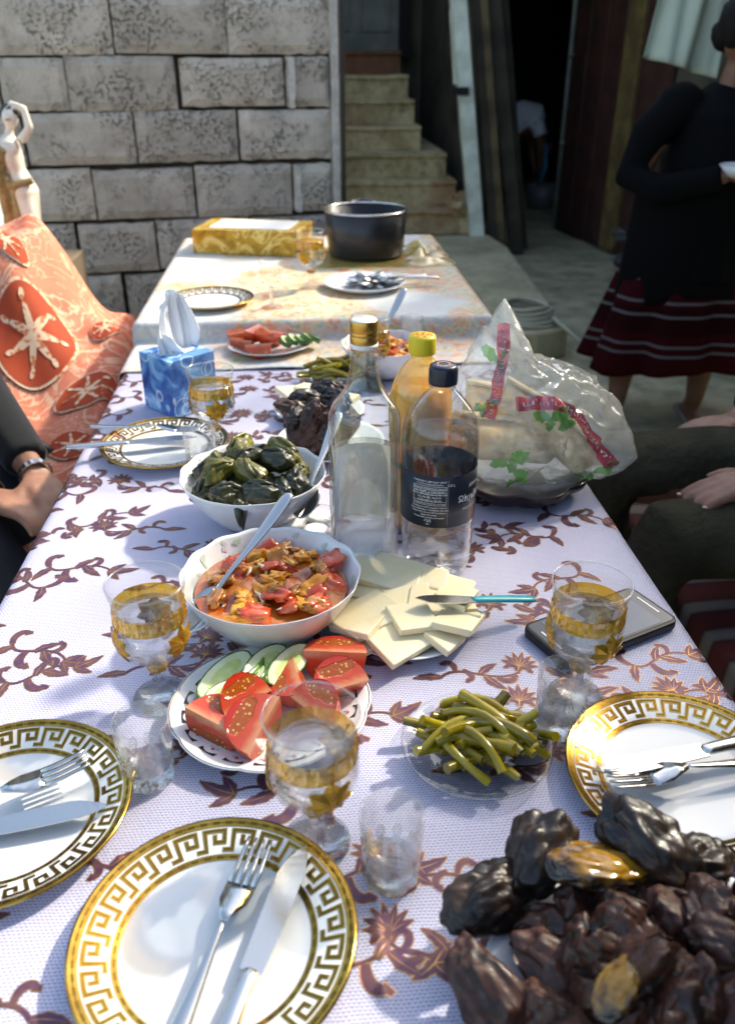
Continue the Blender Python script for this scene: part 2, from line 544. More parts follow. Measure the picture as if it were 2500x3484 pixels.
hsv = nt.nodes.new('ShaderNodeHueSaturation'); nt.links.new(c, hsv.inputs['Color'])
nt.links.new(mth(nt, 'MULTIPLY_ADD', oi.outputs['Random'], .3, .85), hsv.inputs['Value'])
nt.links.new(hsv.outputs[0], p.inputs['Base Color']); p.inputs['Roughness'].default_value = .95
bump(nt, p, mth(nt, 'SUBTRACT', n2, mth(nt, 'MULTIPLY', pit, 1.4)), .9, .010)
block_m = m
mortar_m = mat('mortar', (.06, .05, .04), .95, c2=(.045, .036, .028), ns=25, bs=.5, bsc=60)
plaster_edge = mat('pale_mortar_edge', (.62, .60, .55), .9, c2=(.48, .45, .40), ns=30, bs=.4)
bw = thing('block_wall', 'rough grey pumice block wall behind the far table', 'wall', (.15, 3.56, 0), R(9))
# courses measured downwards; local x runs to the left (negative) along the wall
zt = 1.535
CH = [.195, .176, .19, .196, .198, .19, .19, .19]
VX = [[-.40, -.80, -1.2, -1.6, -2.0, -2.35],
      [-.197, -.59, -.98, -1.21, -1.6, -2.0],
      [-.385, -.765, -1.155, -1.55, -1.95],
      [-.185, -.565, -.94, -1.33, -1.72, -2.1],
      [-.36, -.73, -1.03, -1.42, -1.8],
      [-.17, -.52, -.88, -1.27, -1.67],
      [-.36, -.75, -1.15, -1.55, -1.95],
      [-.18, -.57, -.97, -1.37, -1.77]]
def rough_block(x0, x1, z0, z1, seed):
    b = MB(); nx, nzv = 10, 6
    def fn(i, j, back):
        u, w_ = i / nx, j / nzv
        x = x0 + (x1 - x0) * u; z = z0 + (z1 - z0) * w_
        e = 0
        z += .012 * noise.noise(Vector((x * 1.7, seed * .37, 0))) * (w_ - .5)
        if i in (0, nx): x += noise.noise(Vector((z * 30, seed, i))) * .004
        if j in (0, nzv): z += noise.noise(Vector((x * 25, seed + 5, j))) * .006
        edge = i in (0, nx) or j in (0, nzv)
        y = .004 + noise.noise(Vector((x * 12, z * 12, seed))) * .003
        if edge: y += .010 + .006 * abs(noise.noise(Vector((x * 40, z * 40, seed + 9))))
        if back: y = .14
        return (x, y, z)
    vs = [fn(i, j, 0) for j in range(nzv + 1) for i in range(nx + 1)]
    fs = [(j * (nx + 1) + i, j * (nx + 1) + i + 1, (j + 1) * (nx + 1) + i + 1, (j + 1) * (nx + 1) + i) for j in range(nzv) for i in range(nx)]
    ring = [i for i in range(nx + 1)] + [j * (nx + 1) + nx for j in range(1, nzv + 1)] + [nzv * (nx + 1) + i for i in range(nx - 1, -1, -1)] + [j * (nx + 1) for j in range(nzv - 1, 0, -1)]
    o = len(vs)
    vs += [(vs[k][0], .14, vs[k][2]) for k in ring]
    nr = len(ring)
    fs += [(ring[(k + 1) % nr], ring[k], o + k, o + (k + 1) % nr) for k in range(nr)]
    fs.append(tuple(o + k for k in range(nr)))
    b.add(vs, fs); return b
z = zt
sd_ = 0
for r_, h in enumerate(CH):
    x1 = -.02
    sl_ = 0
    for k, xj in enumerate(VX[r_]):
        tilt = 0
        sd_ += 1
        b = rough_block(xj + .006 + random.uniform(-.005, .004), x1 - .005 + random.uniform(-.004, .004), z - h + .009 + random.uniform(-.006, .005), z - .004 + random.uniform(-.006, .004), sd_)
        b.build('block', block_m, bw, smooth=False)
        x1 = xj
    z -= h
zb = z
w = MB(); w.box((-1.2, .090, (zt + zb) / 2), (2.36, .09, zt - zb - .01)); w.build('mortar_core', mortar_m, bw, False)
w = MB()
vs = []
for k in range(26):
    z_ = zb + (zt - zb) * k / 25
    j = noise.noise(Vector((z_ * 14, 3, 3))) * .008
    vs += [(-.021 + j, -.006, z_), (.006 + j * .5, -.002, z_), (.006 + j * .5, .15, z_), (-.021, .15, z_)]
w.add(vs, [(k * 4 + i, k * 4 + (i + 1) % 4, k * 4 + 4 + (i + 1) % 4, k * 4 + 4 + i) for k in range(25) for i in range(4)] + [(3, 2, 1, 0), (100, 101, 102, 103)])
w.build('wall_end_plaster', plaster_edge, bw, False)
for (zz, xx) in ((1.252, -.172), (.876, -.160)):
    w = MB()
    vs = []
    for k in range(8):
        z_ = zz - .085 + .17 * k / 7
        vs += [(xx - .012 + random.uniform(-.005, .005), -.003, z_), (xx + .010 + random.uniform(-.004, .004), -.004, z_), (xx + .01, .03, z_), (xx - .012, .03, z_)]
    w.add(vs, [(k * 4 + i, k * 4 + (i + 1) % 4, k * 4 + 4 + (i + 1) % 4, k * 4 + 4 + i) for k in range(7) for i in range(4)] + [(3, 2, 1, 0), (28, 29, 30, 31)])
    w.build('mortar_smear', plaster_edge, bw, False)
w = MB(); w.box((0, 0, .95), (.018, .03, 1.9)); o = w.build('steel_post', mat('dark_steel', (.035, .036, .04), .5, .4), None, False, bevel=.003)
o.location = (.172, 3.60, 0); tag(o, 'thin dark steel post at the end of the block wall', 'post')

# hanging laundry
m = mat('laundry_cloth', (.50, .56, .46), .9, c2=(.42, .48, .39), ns=3)
w = MB()
def fl(u, q):
    x = -.02 + .40 * u - .06 * q; z = 1.95 - (.62 + .10 * u) * q
    return (x, .05 * math.sin(u * 9 + q * 1.2) * (.3 + .7 * q) + .02 * math.sin(u * 21), z)
w.grid(fl, 40, 20); o = w.build('hanging_cloth', m, None, solid=.004); o.location = (1.96, 5.0, 0)
tag(o, 'pale green white cloth hanging above the standing person', 'cloth')
w = MB(); w.tube([(1.5, 5.0, 2.0), (2.0, 5.0, 1.955), (2.4, 5.0, 1.96), (2.6, 4.95, 2.05)], .003, 5); o = w.build('washing_line', black_m); tag(o, 'thin dark washing line holding the pale cloth', 'line')
# ================================================================ TABLES AND CLOTHS
table_wood = mat('table_wood', (.22, .13, .07), .6, c2=(.14, .08, .04), ns=8)
def table(name, label, x0, x1, y0, y1, z):
    t = thing(name, label, 'table', ((x0 + x1) / 2, (y0 + y1) / 2, 0))
    hx, hy = (x1 - x0) / 2, (y1 - y0) / 2
    b = MB(); b.box((0, 0, z - .018), (2 * hx, 2 * hy, .028)); b.build('table_top', table_wood, t, False, bevel=.004)
    for sx in (-1, 1):
        for sy in (-1, 1):
            b = MB(); b.box((sx * (hx - .06), sy * (hy - .07), (z - .032) / 2), (.05, .05, z - .032)); b.build('leg', table_wood, t, False, bevel=.004)
TX0, TX1 = -.397, .443
table('dining_table', 'long near table under the lilac patterned cloth', TX0 + .012, TX1 - .012, .12, 1.93, TZ - .004)
table('dining_table', 'far table under the pale floral cloth', TX0 + .012, TX1 - .012, 1.96, 2.95, FZ - .004)

HALF = (TX1 - TX0) / 2
XC = (TX0 + TX1) / 2
ER = .014
def und(x, y): return .0016 * math.exp(-((x - .015) / .005) ** 2) + .0014 * math.exp(-((y - 1.02) / .005) ** 2) + .0012 * math.exp(-((y - .51) / .005) ** 2) + .0018 * noise.noise(Vector((x * 5, y * 5, 0))) + .0008 * noise.noise(Vector((x * 16, y * 11, 3)))
def cloth_pt(s, y, z0=TZ, off=0.0):
    """s: distance across the cloth from the centre line; drapes over both long edges"""
    sg = 1 if s >= 0 else -1
    a = abs(s); fl_ = HALF - ER
    if a <= fl_: return (XC + s, y, z0 + und(s, y) + off)
    q = a - fl_
    L_ = ER * PI / 2
    if q < L_:
        th = q / ER
        return (XC + sg * (fl_ + (ER + off) * math.sin(th)), y, z0 - ER + (ER + off) * math.cos(th) + und(s, y))
    d = q - L_
    wv = sm(0, .18, d) * (.012 * math.sin(y * 21 + sg) + .008 * math.sin(y * 43 + 2 * sg)) + .06 * d
    return (XC + sg * (HALF + off + wv), y, z0 - ER - d)

m, nt, p = base_mat('lilac_weave')
v = coords(nt)
sep = nt.nodes.new('ShaderNodeSeparateXYZ'); nt.links.new(v, sep.inputs[0])
wob = nz(nt, v, 22, 3)
xx = mth(nt, 'MULTIPLY_ADD', wob, .006, sep.outputs[0]); yy = mth(nt, 'MULTIPLY_ADD', wob, .004, sep.outputs[1])
row = mth(nt, 'FLOOR', mth(nt, 'MULTIPLY', yy, 1 / .0029))
fy = mth(nt, 'SINE', mth(nt, 'MULTIPLY', yy, 2 * PI / .0029))
shx = mth(nt, 'MULTIPLY_ADD', row, .0019, xx)
fx = mth(nt, 'SINE', mth(nt, 'MULTIPLY', shx, 2 * PI / .0038))
weave = mth(nt, 'ADD', mth(nt, 'MULTIPLY', fy, .6), mth(nt, 'MULTIPLY', fx, .4))
nn = nz(nt, v, 420, 2)
weave = mth(nt, 'ADD', weave, mth(nt, 'MULTIPLY_ADD', nn, 1.2, -.6))
big = nz(nt, v, 6, 3)
c = ramp(nt, weave, [(0, 0.), (1, 1.)])
wm = nt.nodes.new('ShaderNodeMapRange'); wm.inputs[1].default_value = -1; wm.inputs[2].default_value = 1
nt.links.new(weave, wm.inputs[0])
c = ramp(nt, wm.outputs[0], [(.1, (.22, .195, .37)), (.42, (.47, .455, .57)), (.75, (.61, .60, .675))])
c = mix(nt, ramp(nt, big, [(.35, .0), (.7, .22)]), c, (.40, .36, .57))
nt.links.new(c, p.inputs['Base Color'])
p.inputs['Roughness'].default_value = .40; p.inputs['Specular IOR Level'].default_value = .4
bump(nt, p, wm.outputs[0], .35, .0008)
lilac = m
SW = HALF + .27
Y0, Y1 = .10, 1.93
b = MB(); b.grid(lambda u, w_: cloth_pt(-SW + 2 * SW * u, Y0 + (Y1 - Y0) * w_), 150, 130)
cloth = b.build('lilac_tablecloth', lilac); tag(cloth, 'lilac woven vinyl cloth with purple and gold vines on the near table', 'tablecloth')

# ---- printed foil vines on the cloth: ribbons of varying width, gold edge below purple fill
foil_p = mat('purple_foil', (.105, .045, .090), .36, .35, c2=(.18, .080, .075), ns=70, nd=3, lo=.42, hi=.62)
foil_g = mat('gold_foil', (.52, .29, .10), .30, .75, c2=(.38, .19, .09), ns=60)
class Vine:
    def __init__(s): s.p = []; s.g = []; s.h = []
    def rib(s, pts, wf, edge=.0010, vein=True):
        s.p.append((pts, wf, 0)); s.g.append((pts, wf, edge))
        if vein: s.h.append((pts, wf, -1))
    def leaf(s, o, a, L_, W_, bend=.3, serr=3):
        pts = []; x, y = o; n = 12
        for i in range(n + 1):
            pts.append((x, y)); x += math.cos(a) * L_ / n; y += math.sin(a) * L_ / n; a += bend / n
        s.rib(pts, lambda t: W_ * (max(0, math.sin(PI * min(1, t * .94 + .06))) ** .75) * (1 - .30 * ((t * serr) % 1)) * (1.12 - .5 * t) + .0003)
    def curl(s, o, a, L_, W_, turn=3.6):
        pts = []; x, y = o; n = 18
        for i in range(n + 1):
            pts.append((x, y)); st_ = L_ / n * (1 - .45 * i / n); x += math.cos(a) * st_; y += math.sin(a) * st_; a += turn / n * (.35 + 1.4 * i / n)
        s.rib(pts, lambda t: W_ * (.35 + .65 * math.sin(PI * min(1, .15 + .8 * t))) + (W_ * .5 if t > .85 else 0), vein=False)
    def stem(s, pts, w_=.0014):
        s.rib(pts, lambda t: w_ * (1.1 - .4 * t), .0007, False)
    def flower(s, o, a, S_):
        s.leaf(o, a, S_ * .55, S_ * .16, 0, 1)
        for k in range(-3, 4):
            d = a + k * .36
            s.leaf((o[0] + math.cos(a) * S_ * .18, o[1] + math.sin(a) * S_ * .18), d, S_ * (.72 - .05 * abs(k)), S_ * .115, k * .12, 1)
        for sg in (-1, 1): s.curl((o[0] + math.cos(a) * S_ * .15, o[1] + math.sin(a) * S_ * .15), a + sg * 1.15, S_ * .6, S_ * .07, sg * 2.4)
def vine_a(V, ox, oy, sx, rot, S=1.0):
    def T(x, y):
        x *= sx * S; y *= S
        return (ox + x * math.cos(rot) - y * math.sin(rot), oy + x * math.sin(rot) + y * math.cos(rot))
    def A(a): return (a if sx > 0 else PI - a) + rot
    B = lambda q: q * (1 if sx > 0 else -1)
    st1 = [T(*q) for q in bez((0, 0), (.03, .03), (.06, -.02), (.10, .004), 16)]
    st2 = [T(*q) for q in bez((.10, .004), (.135, .025), (.15, -.012), (.20, .0), 16)]
    V.stem(st1)
    V.flower(T(.098, .006), A(1.2), .042 * S)
    V.leaf(T(.0, 0), A(2.9), .034 * S, .0065 * S, B(.5)); V.curl(T(.02, .012), A(1.5), .036 * S, .0034 * S, B(3.4)); V.curl(T(.03, .012), A(-.6), .036 * S, .0034 * S, B(-3.2))
    V.leaf(T(.05, .004), A(.9), .030 * S, .006 * S, B(-.6)); V.leaf(T(.056, .0), A(-1.2), .034 * S, .0065 * S, B(.7)); V.curl(T(.07, -.004), A(-.8), .038 * S, .0042 * S, B(3.0))
    V.leaf(T(.135, .010), A(-.9), .032 * S, .0065 * S, B(.4)); V.leaf(T(.15, .006), A(.9), .026 * S, .006 * S, B(.5)); V.curl(T(.16, 0), A(-1.3), .034 * S, .0036 * S, B(-3.3))
    V.leaf(T(.19, 0), A(.35), .036 * S, .007 * S, B(-.5)); V.leaf(T(.185, .0), A(-.7), .026 * S, .0055 * S, B(.5)); V.curl(T(.18, 0), A(1.4), .032 * S, .0036 * S, B(3.3))
def vine_b(V, ox, oy, sx, rot, S=1.0):
    def T(x, y):
        x *= sx * S; y *= S
        return (ox + x * math.cos(rot) - y * math.sin(rot), oy + x * math.sin(rot) + y * math.cos(rot))
    def A(a): return (a if sx > 0 else PI - a) + rot
    B = lambda q: q * (1 if sx > 0 else -1)
    st1 = [T(*q) for q in bez((0, 0), (.025, -.03), (.05, .035), (.095, .0), 18)]
    V.stem(st1)
    V.curl(T(.0, 0), A(2.3), .050 * S, .0044 * S, B(-3.3)); V.leaf(T(.006, -.004), A(-2.2), .036 * S, .007 * S, B(.6)); V.curl(T(.03, -.006), A(-1.5), .050 * S, .0055 * S, B(2.7))
    V.leaf(T(.04, 0), A(1.3), .034 * S, .0065 * S, B(-.7)); V.leaf(T(.05, .006), A(-.7), .036 * S, .007 * S, B(.4)); V.curl(T(.06, .008), A(.8), .040 * S, .0036 * S, B(3.4))
    V.leaf(T(.09, 0), A(.2), .040 * S, .0075 * S, B(.4)); V.leaf(T(.09, 0), A(1.1), .026 * S, .006 * S, B(-.3)); V.leaf(T(.09, 0), A(-.8), .026 * S, .006 * S, B(.3))
def emit(V, parent):
    def strip(items, kind, off):
        b = MB()
        for pts, wf, e in items:
            n = len(pts); vs = []
            for i, q in enumerate(pts):
                a_ = pts[max(0, i - 1)]; c_ = pts[min(n - 1, i + 1)]
                dx, dy = c_[0] - a_[0], c_[1] - a_[1]; l = math.hypot(dx, dy) or 1
                t = i / (n - 1)
                wd = wf(t)
                if kind == 'vein': wd = wd * .16 * (1 - t) if t < .9 else 0.00005
                else: wd = wd + e
                px, py = q
                if e > 0 and i == 0: px -= dx / l * e; py -= dy / l * e
                if e > 0 and i == n - 1: px += dx / l * e; py += dy / l * e
                for sg in (1, -1):
                    vs.append(cloth_pt(px - dy / l * wd * sg - XC, py + dx / l * wd * sg, TZ, off))
            b.add(vs, [(2 * i + 1, 2 * i + 3, 2 * i + 2, 2 * i) for i in range(n - 1)])
        return b
    o = strip(V.p, 'p', .0006).build('vine_motif', foil_p, parent)
    strip(V.g, 'g', .00035).build('gold_outline', foil_g, o)['kind'] = 'stuff'
    strip(V.h, 'vein', .0008).build('gold_vein', foil_g, o)['kind'] = 'stuff'
rv = random.Random(5)
def motif(fn, *a):
    V = Vine(); fn(V, *a); emit(V, cloth)
rowi = 0
y = .20
while y < 1.80:
    x = TX0 - .30 + (.0 if rowi % 2 else .14)
    k = 0
    while x < TX1 + .22:
        if (k + rowi) % 2 == 0: motif(vine_a, x, y + rv.uniform(-.022, .022), 1 if rv.random() < .65 else -1, R(rv.uniform(-18, 22)), rv.uniform(.82, .92)); x += .215
        else: motif(vine_b, x, y + rv.uniform(-.022, .022), -1 if rv.random() < .5 else 1, R(rv.uniform(-30, 30)), rv.uniform(.8, .95)); x += .13
        k += 1
    y += .088; rowi += 1

# ---- pale floral cloth on the far table, falls over the step and lies on the near table
m, nt, p = base_mat('pale_floral')
v = coords(nt)
n1 = nz(nt, v, 3.3, 2); n2 = nz(nt, v, 26, 3, .6, 1.2); n3 = nz(nt, v, 48, 4, .6, .6); n4 = nz(nt, v, 9, 3)
base = ramp(nt, n4, [(.35, (.58, .57, .53)), (.65, (.68, .675, .64))])
patch = ramp(nt, n1, [(.46, 0), (.52, 1)])
flw = ramp(nt, n2, [(.36, (.36, .36, .16)), (.45, (.66, .60, .40)), (.54, (.74, .42, .22)), (.66, (.60, .20, .09))])
c = mix(nt, mth(nt, 'MULTIPLY', patch, ramp(nt, n3, [(.36, .3), (.5, 1)])), base, flw)
sep = nt.nodes.new('ShaderNodeSeparateXYZ'); nt.links.new(v, sep.inputs[0])
# grey lace border on the last stretch
lace = nt.nodes.new('ShaderNodeTexVoronoi'); lace.inputs['Scale'].default_value = 38; nt.links.new(v, lace.inputs['Vector'])
lm = mth(nt, 'MULTIPLY', mth(nt, 'LESS_THAN', sep.outputs[1], 1.962), ramp(nt, nz(nt, v, 30, 4, .65, 1.5), [(.46, 0), (.56, .75)]))
c = mix(nt, lm, c, (.46, .46, .47))
nt.links.new(c, p.inputs['Base Color']); p.inputs['Roughness'].default_value = .5
bump(nt, p, n3, .15, .001)
FY0, FY1 = 1.955, 2.965
def far_pt(s, t):
    # t: along the cloth from the far edge towards us
    Lf = FY1 - FY0; r_ = .012
    drop = FZ - TZ - .004
    if t < Lf: y, z = FY1 - t, FZ
    else:
        q = t - Lf
        if q < r_ * PI / 2: y, z = FY0 - r_ * math.sin(q / r_), FZ - r_ + r_ * math.cos(q / r_)
        elif q < r_ * PI / 2 + drop - 2 * r_: y, z = FY0 - r_, FZ - r_ - (q - r_ * PI / 2)
        else:
            q2 = q - (r_ * PI / 2 + drop - 2 * r_)
            if q2 < r_ * PI / 2: y, z = FY0 - 2 * r_ + r_ * math.cos(q2 / r_), TZ + .004 + r_ - r_ * math.sin(q2 / r_)
            else: y, z = FY0 - 2 * r_ - (q2 - r_ * PI / 2), TZ + .004 + .0015 * math.sin(s * 30 + q2 * 20)
    h2 = HALF + .006; sg = 1 if s >= 0 else -1; a = abs(s); fl_ = h2 - ER
    if a <= fl_: return (XC + s, y, z)
    q = a - fl_; L_ = ER * PI / 2
    if q < L_: return (XC + sg * (fl_ + ER * math.sin(q / ER)), y, z - ER + ER * math.cos(q / ER))
    d = q - L_
    wv = sm(0, .15, d) * (.014 * math.sin(y * 25) + .010 * math.sin(y * 52 + 1)) + .05 * d
    return (XC + sg * (h2 + wv), y, z - ER - d + .006 * math.sin(y * 30) * d / .2)
TL = FY1 - FY0 + .25
FSW = HALF + .22
b = MB(); b.grid(lambda u, w_: far_pt(-FSW + 2 * FSW * u, TL * w_), 130, 140)
o = b.build('floral_tablecloth', m, None, solid=.0015); tag(o, 'pale oilcloth with faded peach flowers on the far table', 'tablecloth')
# ================================================================ TABLEWARE
china = mat('white_china', (.74, .74, .73), .12, spec=.5, coat=.3)
gold = mat('plate_gold', (.62, .38, .075), .16, 1.0, c2=(.42, .24, .045), ns=40, bs=.15, bsc=220, bd=.0006)
gold_dark = mat('plate_gold_dark_line', (.20, .11, .02), .25, 1.0)  # darker gold for the printed chain, key line and plate edge
steel = mat('cutlery_steel', (.60, .59, .57), .20, 1.0, bs=.05, bsc=90)
glass = thin_glass('clear_glass', (.985, .99, .985), .04, .6, power=4.2)[0]
cut_glass = solid_glass('cut_glass', (.995, 1, .998), 1.45, .55)
pressed = thin_glass('pressed_glass', (.985, .99, .99), .06, .6, .04, body=(.9, .92, .93), bodyf=.05, power=2.2)[0]
water = solid_glass('water', (.995, 1, 1), 1.33, .35)
amber = thin_glass('amber_gilding', (.86, .55, .06), .16, .5, .08, body=(.50, .27, .012), bodyf=.46)[0]
amber_s = mat('amber_relief', (.55, .30, .03), .16, .55, c2=(.36, .19, .02), ns=120, bs=.5, bsc=200, bd=.001)

def rimz(r): return .006 + (r - .072) / .034 * .0115
def gold_plate(label, loc, rz):
    t = thing('dinner_plate', label, 'plate', loc, rz, 'gilded plates laid round the tables')
    b = MB(); b.lathe([(0, .0045), (.064, .0045), (.068, .0048), (.072, .006), (.106, .0175), (.1075, .0172), (.106, .0150), (.070, .0025), (.062, .0), (.056, 0), (.054, .002), (0, .002)], 96)
    b.build('dish', china, t, fix=True)
    def ring(r1, r2, dz, n=96):
        q = MB(); q.lathe([(r1, rimz(r1) + dz), ((r1 + r2) / 2, rimz((r1 + r2) / 2) + dz), (r2, rimz(r2) + dz)], n); return q
    q = ring(.0995, .1062, .0004)
    q.lathe([(.1062, .0179), (.1080, .0173), (.1062, .0146)], 96)
    q.build('gold_rim', gold, t)
    ring(.0725, .0775, .0004).build('inner_gold_band', gold, t)
    # beads of the chain on both bands
    for N, rr, w1 in ((60, .1028, .0011), (44, .0750, .0009)):
        q = MB()
        for k in range(N):
            a = 2 * PI * k / N
            for (da, dr) in ((.5, 0), (0, 0)):
                aa = a + da * 2 * PI / N
                hl = (.30 if da == 0 else .12) * 2 * PI / N; hr = w1 if da == 0 else w1 * .4
                vs = [((rr + sr * hr) * math.cos(aa + sa * hl), (rr + sr * hr) * math.sin(aa + sa * hl), rimz(rr + sr * hr) + .0007) for sr, sa in ((-1, -1), (1, -1), (1, 1), (-1, 1))]
                q.add(vs, [(0, 1, 2, 3)])
        q.build('chain_print', gold_dark, t)['kind'] = 'stuff'
    # greek key
    N = 24; r0, r1 = .0800, .0975
    path = [(-.30, .06), (0, .06), (0, .94), (.68, .94), (.68, .40), (.34, .40), (.34, .66)]
    def key(wd, dz):
        q = MB()
        U = 2 * PI * .089 / N; H = r1 - r0
        for k in range(N):
            for (xa, ya), (xb, yb) in zip(path[:-1], path[1:]):
                xa_, ya_, xb_, yb_ = xa * U, ya * H, xb * U, yb * H
                d = math.hypot(xb_ - xa_, yb_ - ya_); ux, uy = (xb_ - xa_) / d, (yb_ - ya_) / d
                xa_ -= ux * wd; ya_ -= uy * wd; xb_ += ux * wd; yb_ += uy * wd
                ns_ = 3
                vs = []
                for i in range(ns_ + 1):
                    x = xa_ + (xb_ - xa_) * i / ns_; y = ya_ + (yb_ - ya_) * i / ns_
                    for sg in (-1, 1):
                        px = x - uy * wd * sg; py = y + ux * wd * sg
                        ang = (px / U + k) * 2 * PI / N; r = r0 + py
                        vs.append((r * math.cos(-ang), r * math.sin(-ang), rimz(r) + dz))
                q.add(vs, [(2 * i, 2 * i + 1, 2 * i + 3, 2 * i + 2) for i in range(ns_)])
        return q
    kk = key(.0019, .0004).build('greek_key', gold, t)
    key(.00055, .0007).build('key_line', gold_dark, kk)
    return t
gp = gold_plate('gold Greek key plate at the near edge with fork and knife crossed on it', (-.085, .408, TZ + .0015), R(10))
copy_thing(gp, 'gold Greek key plate cut by the left border of the picture', (-.278, .545, TZ + .0015), R(40))
copy_thing(gp, 'gold Greek key plate at the right behind the near meat platter', (.334, .541, TZ + .0015), R(200))
copy_thing(gp, 'gold Greek key plate in front of the blue tissue box', (-.248, 1.335, TZ + .0015), R(80))
copy_thing(gp, 'gold Greek key plate alone on the far table', (-.235, 2.105, FZ + .0015), R(150))

# ---------------------------------------------------------------- cutlery (x runs from handle end to tip, z up)
def ribbon3(prof, th, crown=0.0):
    """prof: list of (x, halfwidth, z)"""
    b = MB(); vs = []
    for x, hw, z in prof:
        vs += [(x, -hw, z), (x, 0, z + crown * hw), (x, hw, z), (x, hw, z - th), (x, -hw, z - th)]
    fs = []
    for i in range(len(prof) - 1):
        for k in range(5):
            j = (k + 1) % 5
            fs.append((i * 5 + k, (i + 1) * 5 + k, (i + 1) * 5 + j, i * 5 + j))
    fs.append((0, 1, 2, 3, 4)); n = (len(prof) - 1) * 5; fs.append((n + 4, n + 3, n + 2, n + 1, n))
    return b.add(vs, fs)
def fork(label, loc, rot, sc=1):
    t = thing('fork', label, 'fork', loc, 0, 'cutlery', rot); t.scale = (sc, sc, sc)
    ribbon3([(0, .0045, .004), (.004, .0085, .004), (.03, .0092, .0035), (.07, .006, .006), (.10, .0033, .010), (.122, .003, .012)], .0022, .25).build('handle', steel, t, fix=True, sub=1)
    b = ribbon3([(.120, .003, .012), (.130, .0075, .0105), (.138, .0112, .0085), (.150, .0120, .0065), (.156, .0120, .0062)], .0017, -.15)
    for k in range(4):
        yy = -.0097 + .00647 * k
        q = ribbon3([(.1555, .0022, .0062), (.17, .0020, .0064), (.188, .0017, .0085), (.1965, .0009, .0105)], .0016)
        q.v = [(x, y + yy, z) for x, y, z in q.v]; b.add(q.v, q.f)
    b.build('head', steel, t, fix=True)
    return t
def knife(label, loc, rot, sc=1, hm=None, bl=.115):
    t = thing('table_knife', label, 'knife', loc, 0, 'cutlery', rot); t.scale = (sc, sc, sc)
    ribbon3([(0, .004, .006), (.004, .0085, .007), (.03, .0095, .0075), (.075, .0078, .007), (.098, .0070, .006), (.103, .0062, .0055)], .0065, .2).build('handle', hm or steel, t, fix=True, sub=1)
    b = MB(); n = 14; vs = []
    for i in range(n + 1):
        q = i / n; x = .100 + bl * q
        top = .0085 + .0015 * math.sin(q * 2.2); bot = -.0085 - .0028 * math.sin(q * PI * .9)
        k = max(0, (q - .72) / .28)
        top = top * (1 - k ** 1.5 * 1.35); bot = bot * (1 - k ** 2.6 * .55) if k < 1 else top
        if i == n: top = bot = -.004
        vs += [(x, top, .0042), (x, bot, .0034), (x, bot, .0030), (x, top, .0024)]
    fs = [(i * 4 + k, (i + 1) * 4 + k, (i + 1) * 4 + (k + 1) % 4, i * 4 + (k + 1) % 4) for i in range(n) for k in range(4)] + [(0, 1, 2, 3)]
    b.add(vs, fs); b.build('blade', steel, t, smooth=False, fix=True)
    return t
def spoon(label, loc, rot, sc=1):
    t = thing('spoon', label, 'spoon', loc, 0, 'cutlery', rot); t.scale = (sc, sc, sc)
    ribbon3([(0, .0045, .004), (.004, .009, .004), (.03, .0105, .0035), (.08, .006, .006), (.12, .0033, .012), (.145, .0035, .012), (.15, .004, .011)], .002, .25).build('handle', steel, t, fix=True, sub=1)
    b = MB()
    def fn(u, w_):
        a = u * 2 * PI; r = w_
        x = .176 + .031 * r * math.cos(a); y = .0205 * r * math.sin(a) * (1 - .12 * math.cos(a))
        return (x, y, .0105 - .009 * (1 - r * r))
    b.grid(fn, 28, 6); b.build('bowl', steel, t, solid=.0014)
    return t
Z = TZ
# near plate: fork and knife
def aim(p0, p1, sc=1):
    a = Vector(p0); b = Vector(p1); d = b - a
    return tuple(a), (0, -math.atan2(d.z, math.hypot(d.x, d.y)), math.atan2(d.y, d.x))
l, r = aim((-.118, .300, Z + .010), (-.055, .480, Z + .016)); fork('fork lying on the near gold plate, tines away from us', l, r, 1.0)
l, r = aim((-.090, .280, Z + .014), (-.026, .461, Z + .017)); knife('table knife lying beside the fork on the near gold plate', l, r, 1.0)
# left plate
l, r = aim((-.390, .497, Z + .015), (-.208, .590, Z + .021)); fork('fork on the plate at the left border', l, r, 1.0)
l, r = aim((-.400, .500, Z + .010), (-.190, .540, Z + .016)); knife('knife on the plate at the left border', l, r, 1.0)
# right plate
l, r = aim((.458, .575, Z + .022), (.242, .535, Z + .022)); knife('knife on the right plate, nearer the goblet than its fork', l, r, 1.0)
l, r = aim((.452, .545, Z + .02), (.242, .525, Z + .018)); fork('fork on the right plate beside its knife', l, r, 1.0)
# plate by tissue box
l, r = aim((-.385, 1.390, Z + .024), (-.190, 1.365, Z + .018)); fork('fork across the plate by the tissue box', l, r, 1.0)
l, r = aim((-.405, 1.300, Z + .022), (-.195, 1.345, Z + .018)); knife('knife across the plate by the tissue box, handle over the cloth edge', l, r, 1.0)

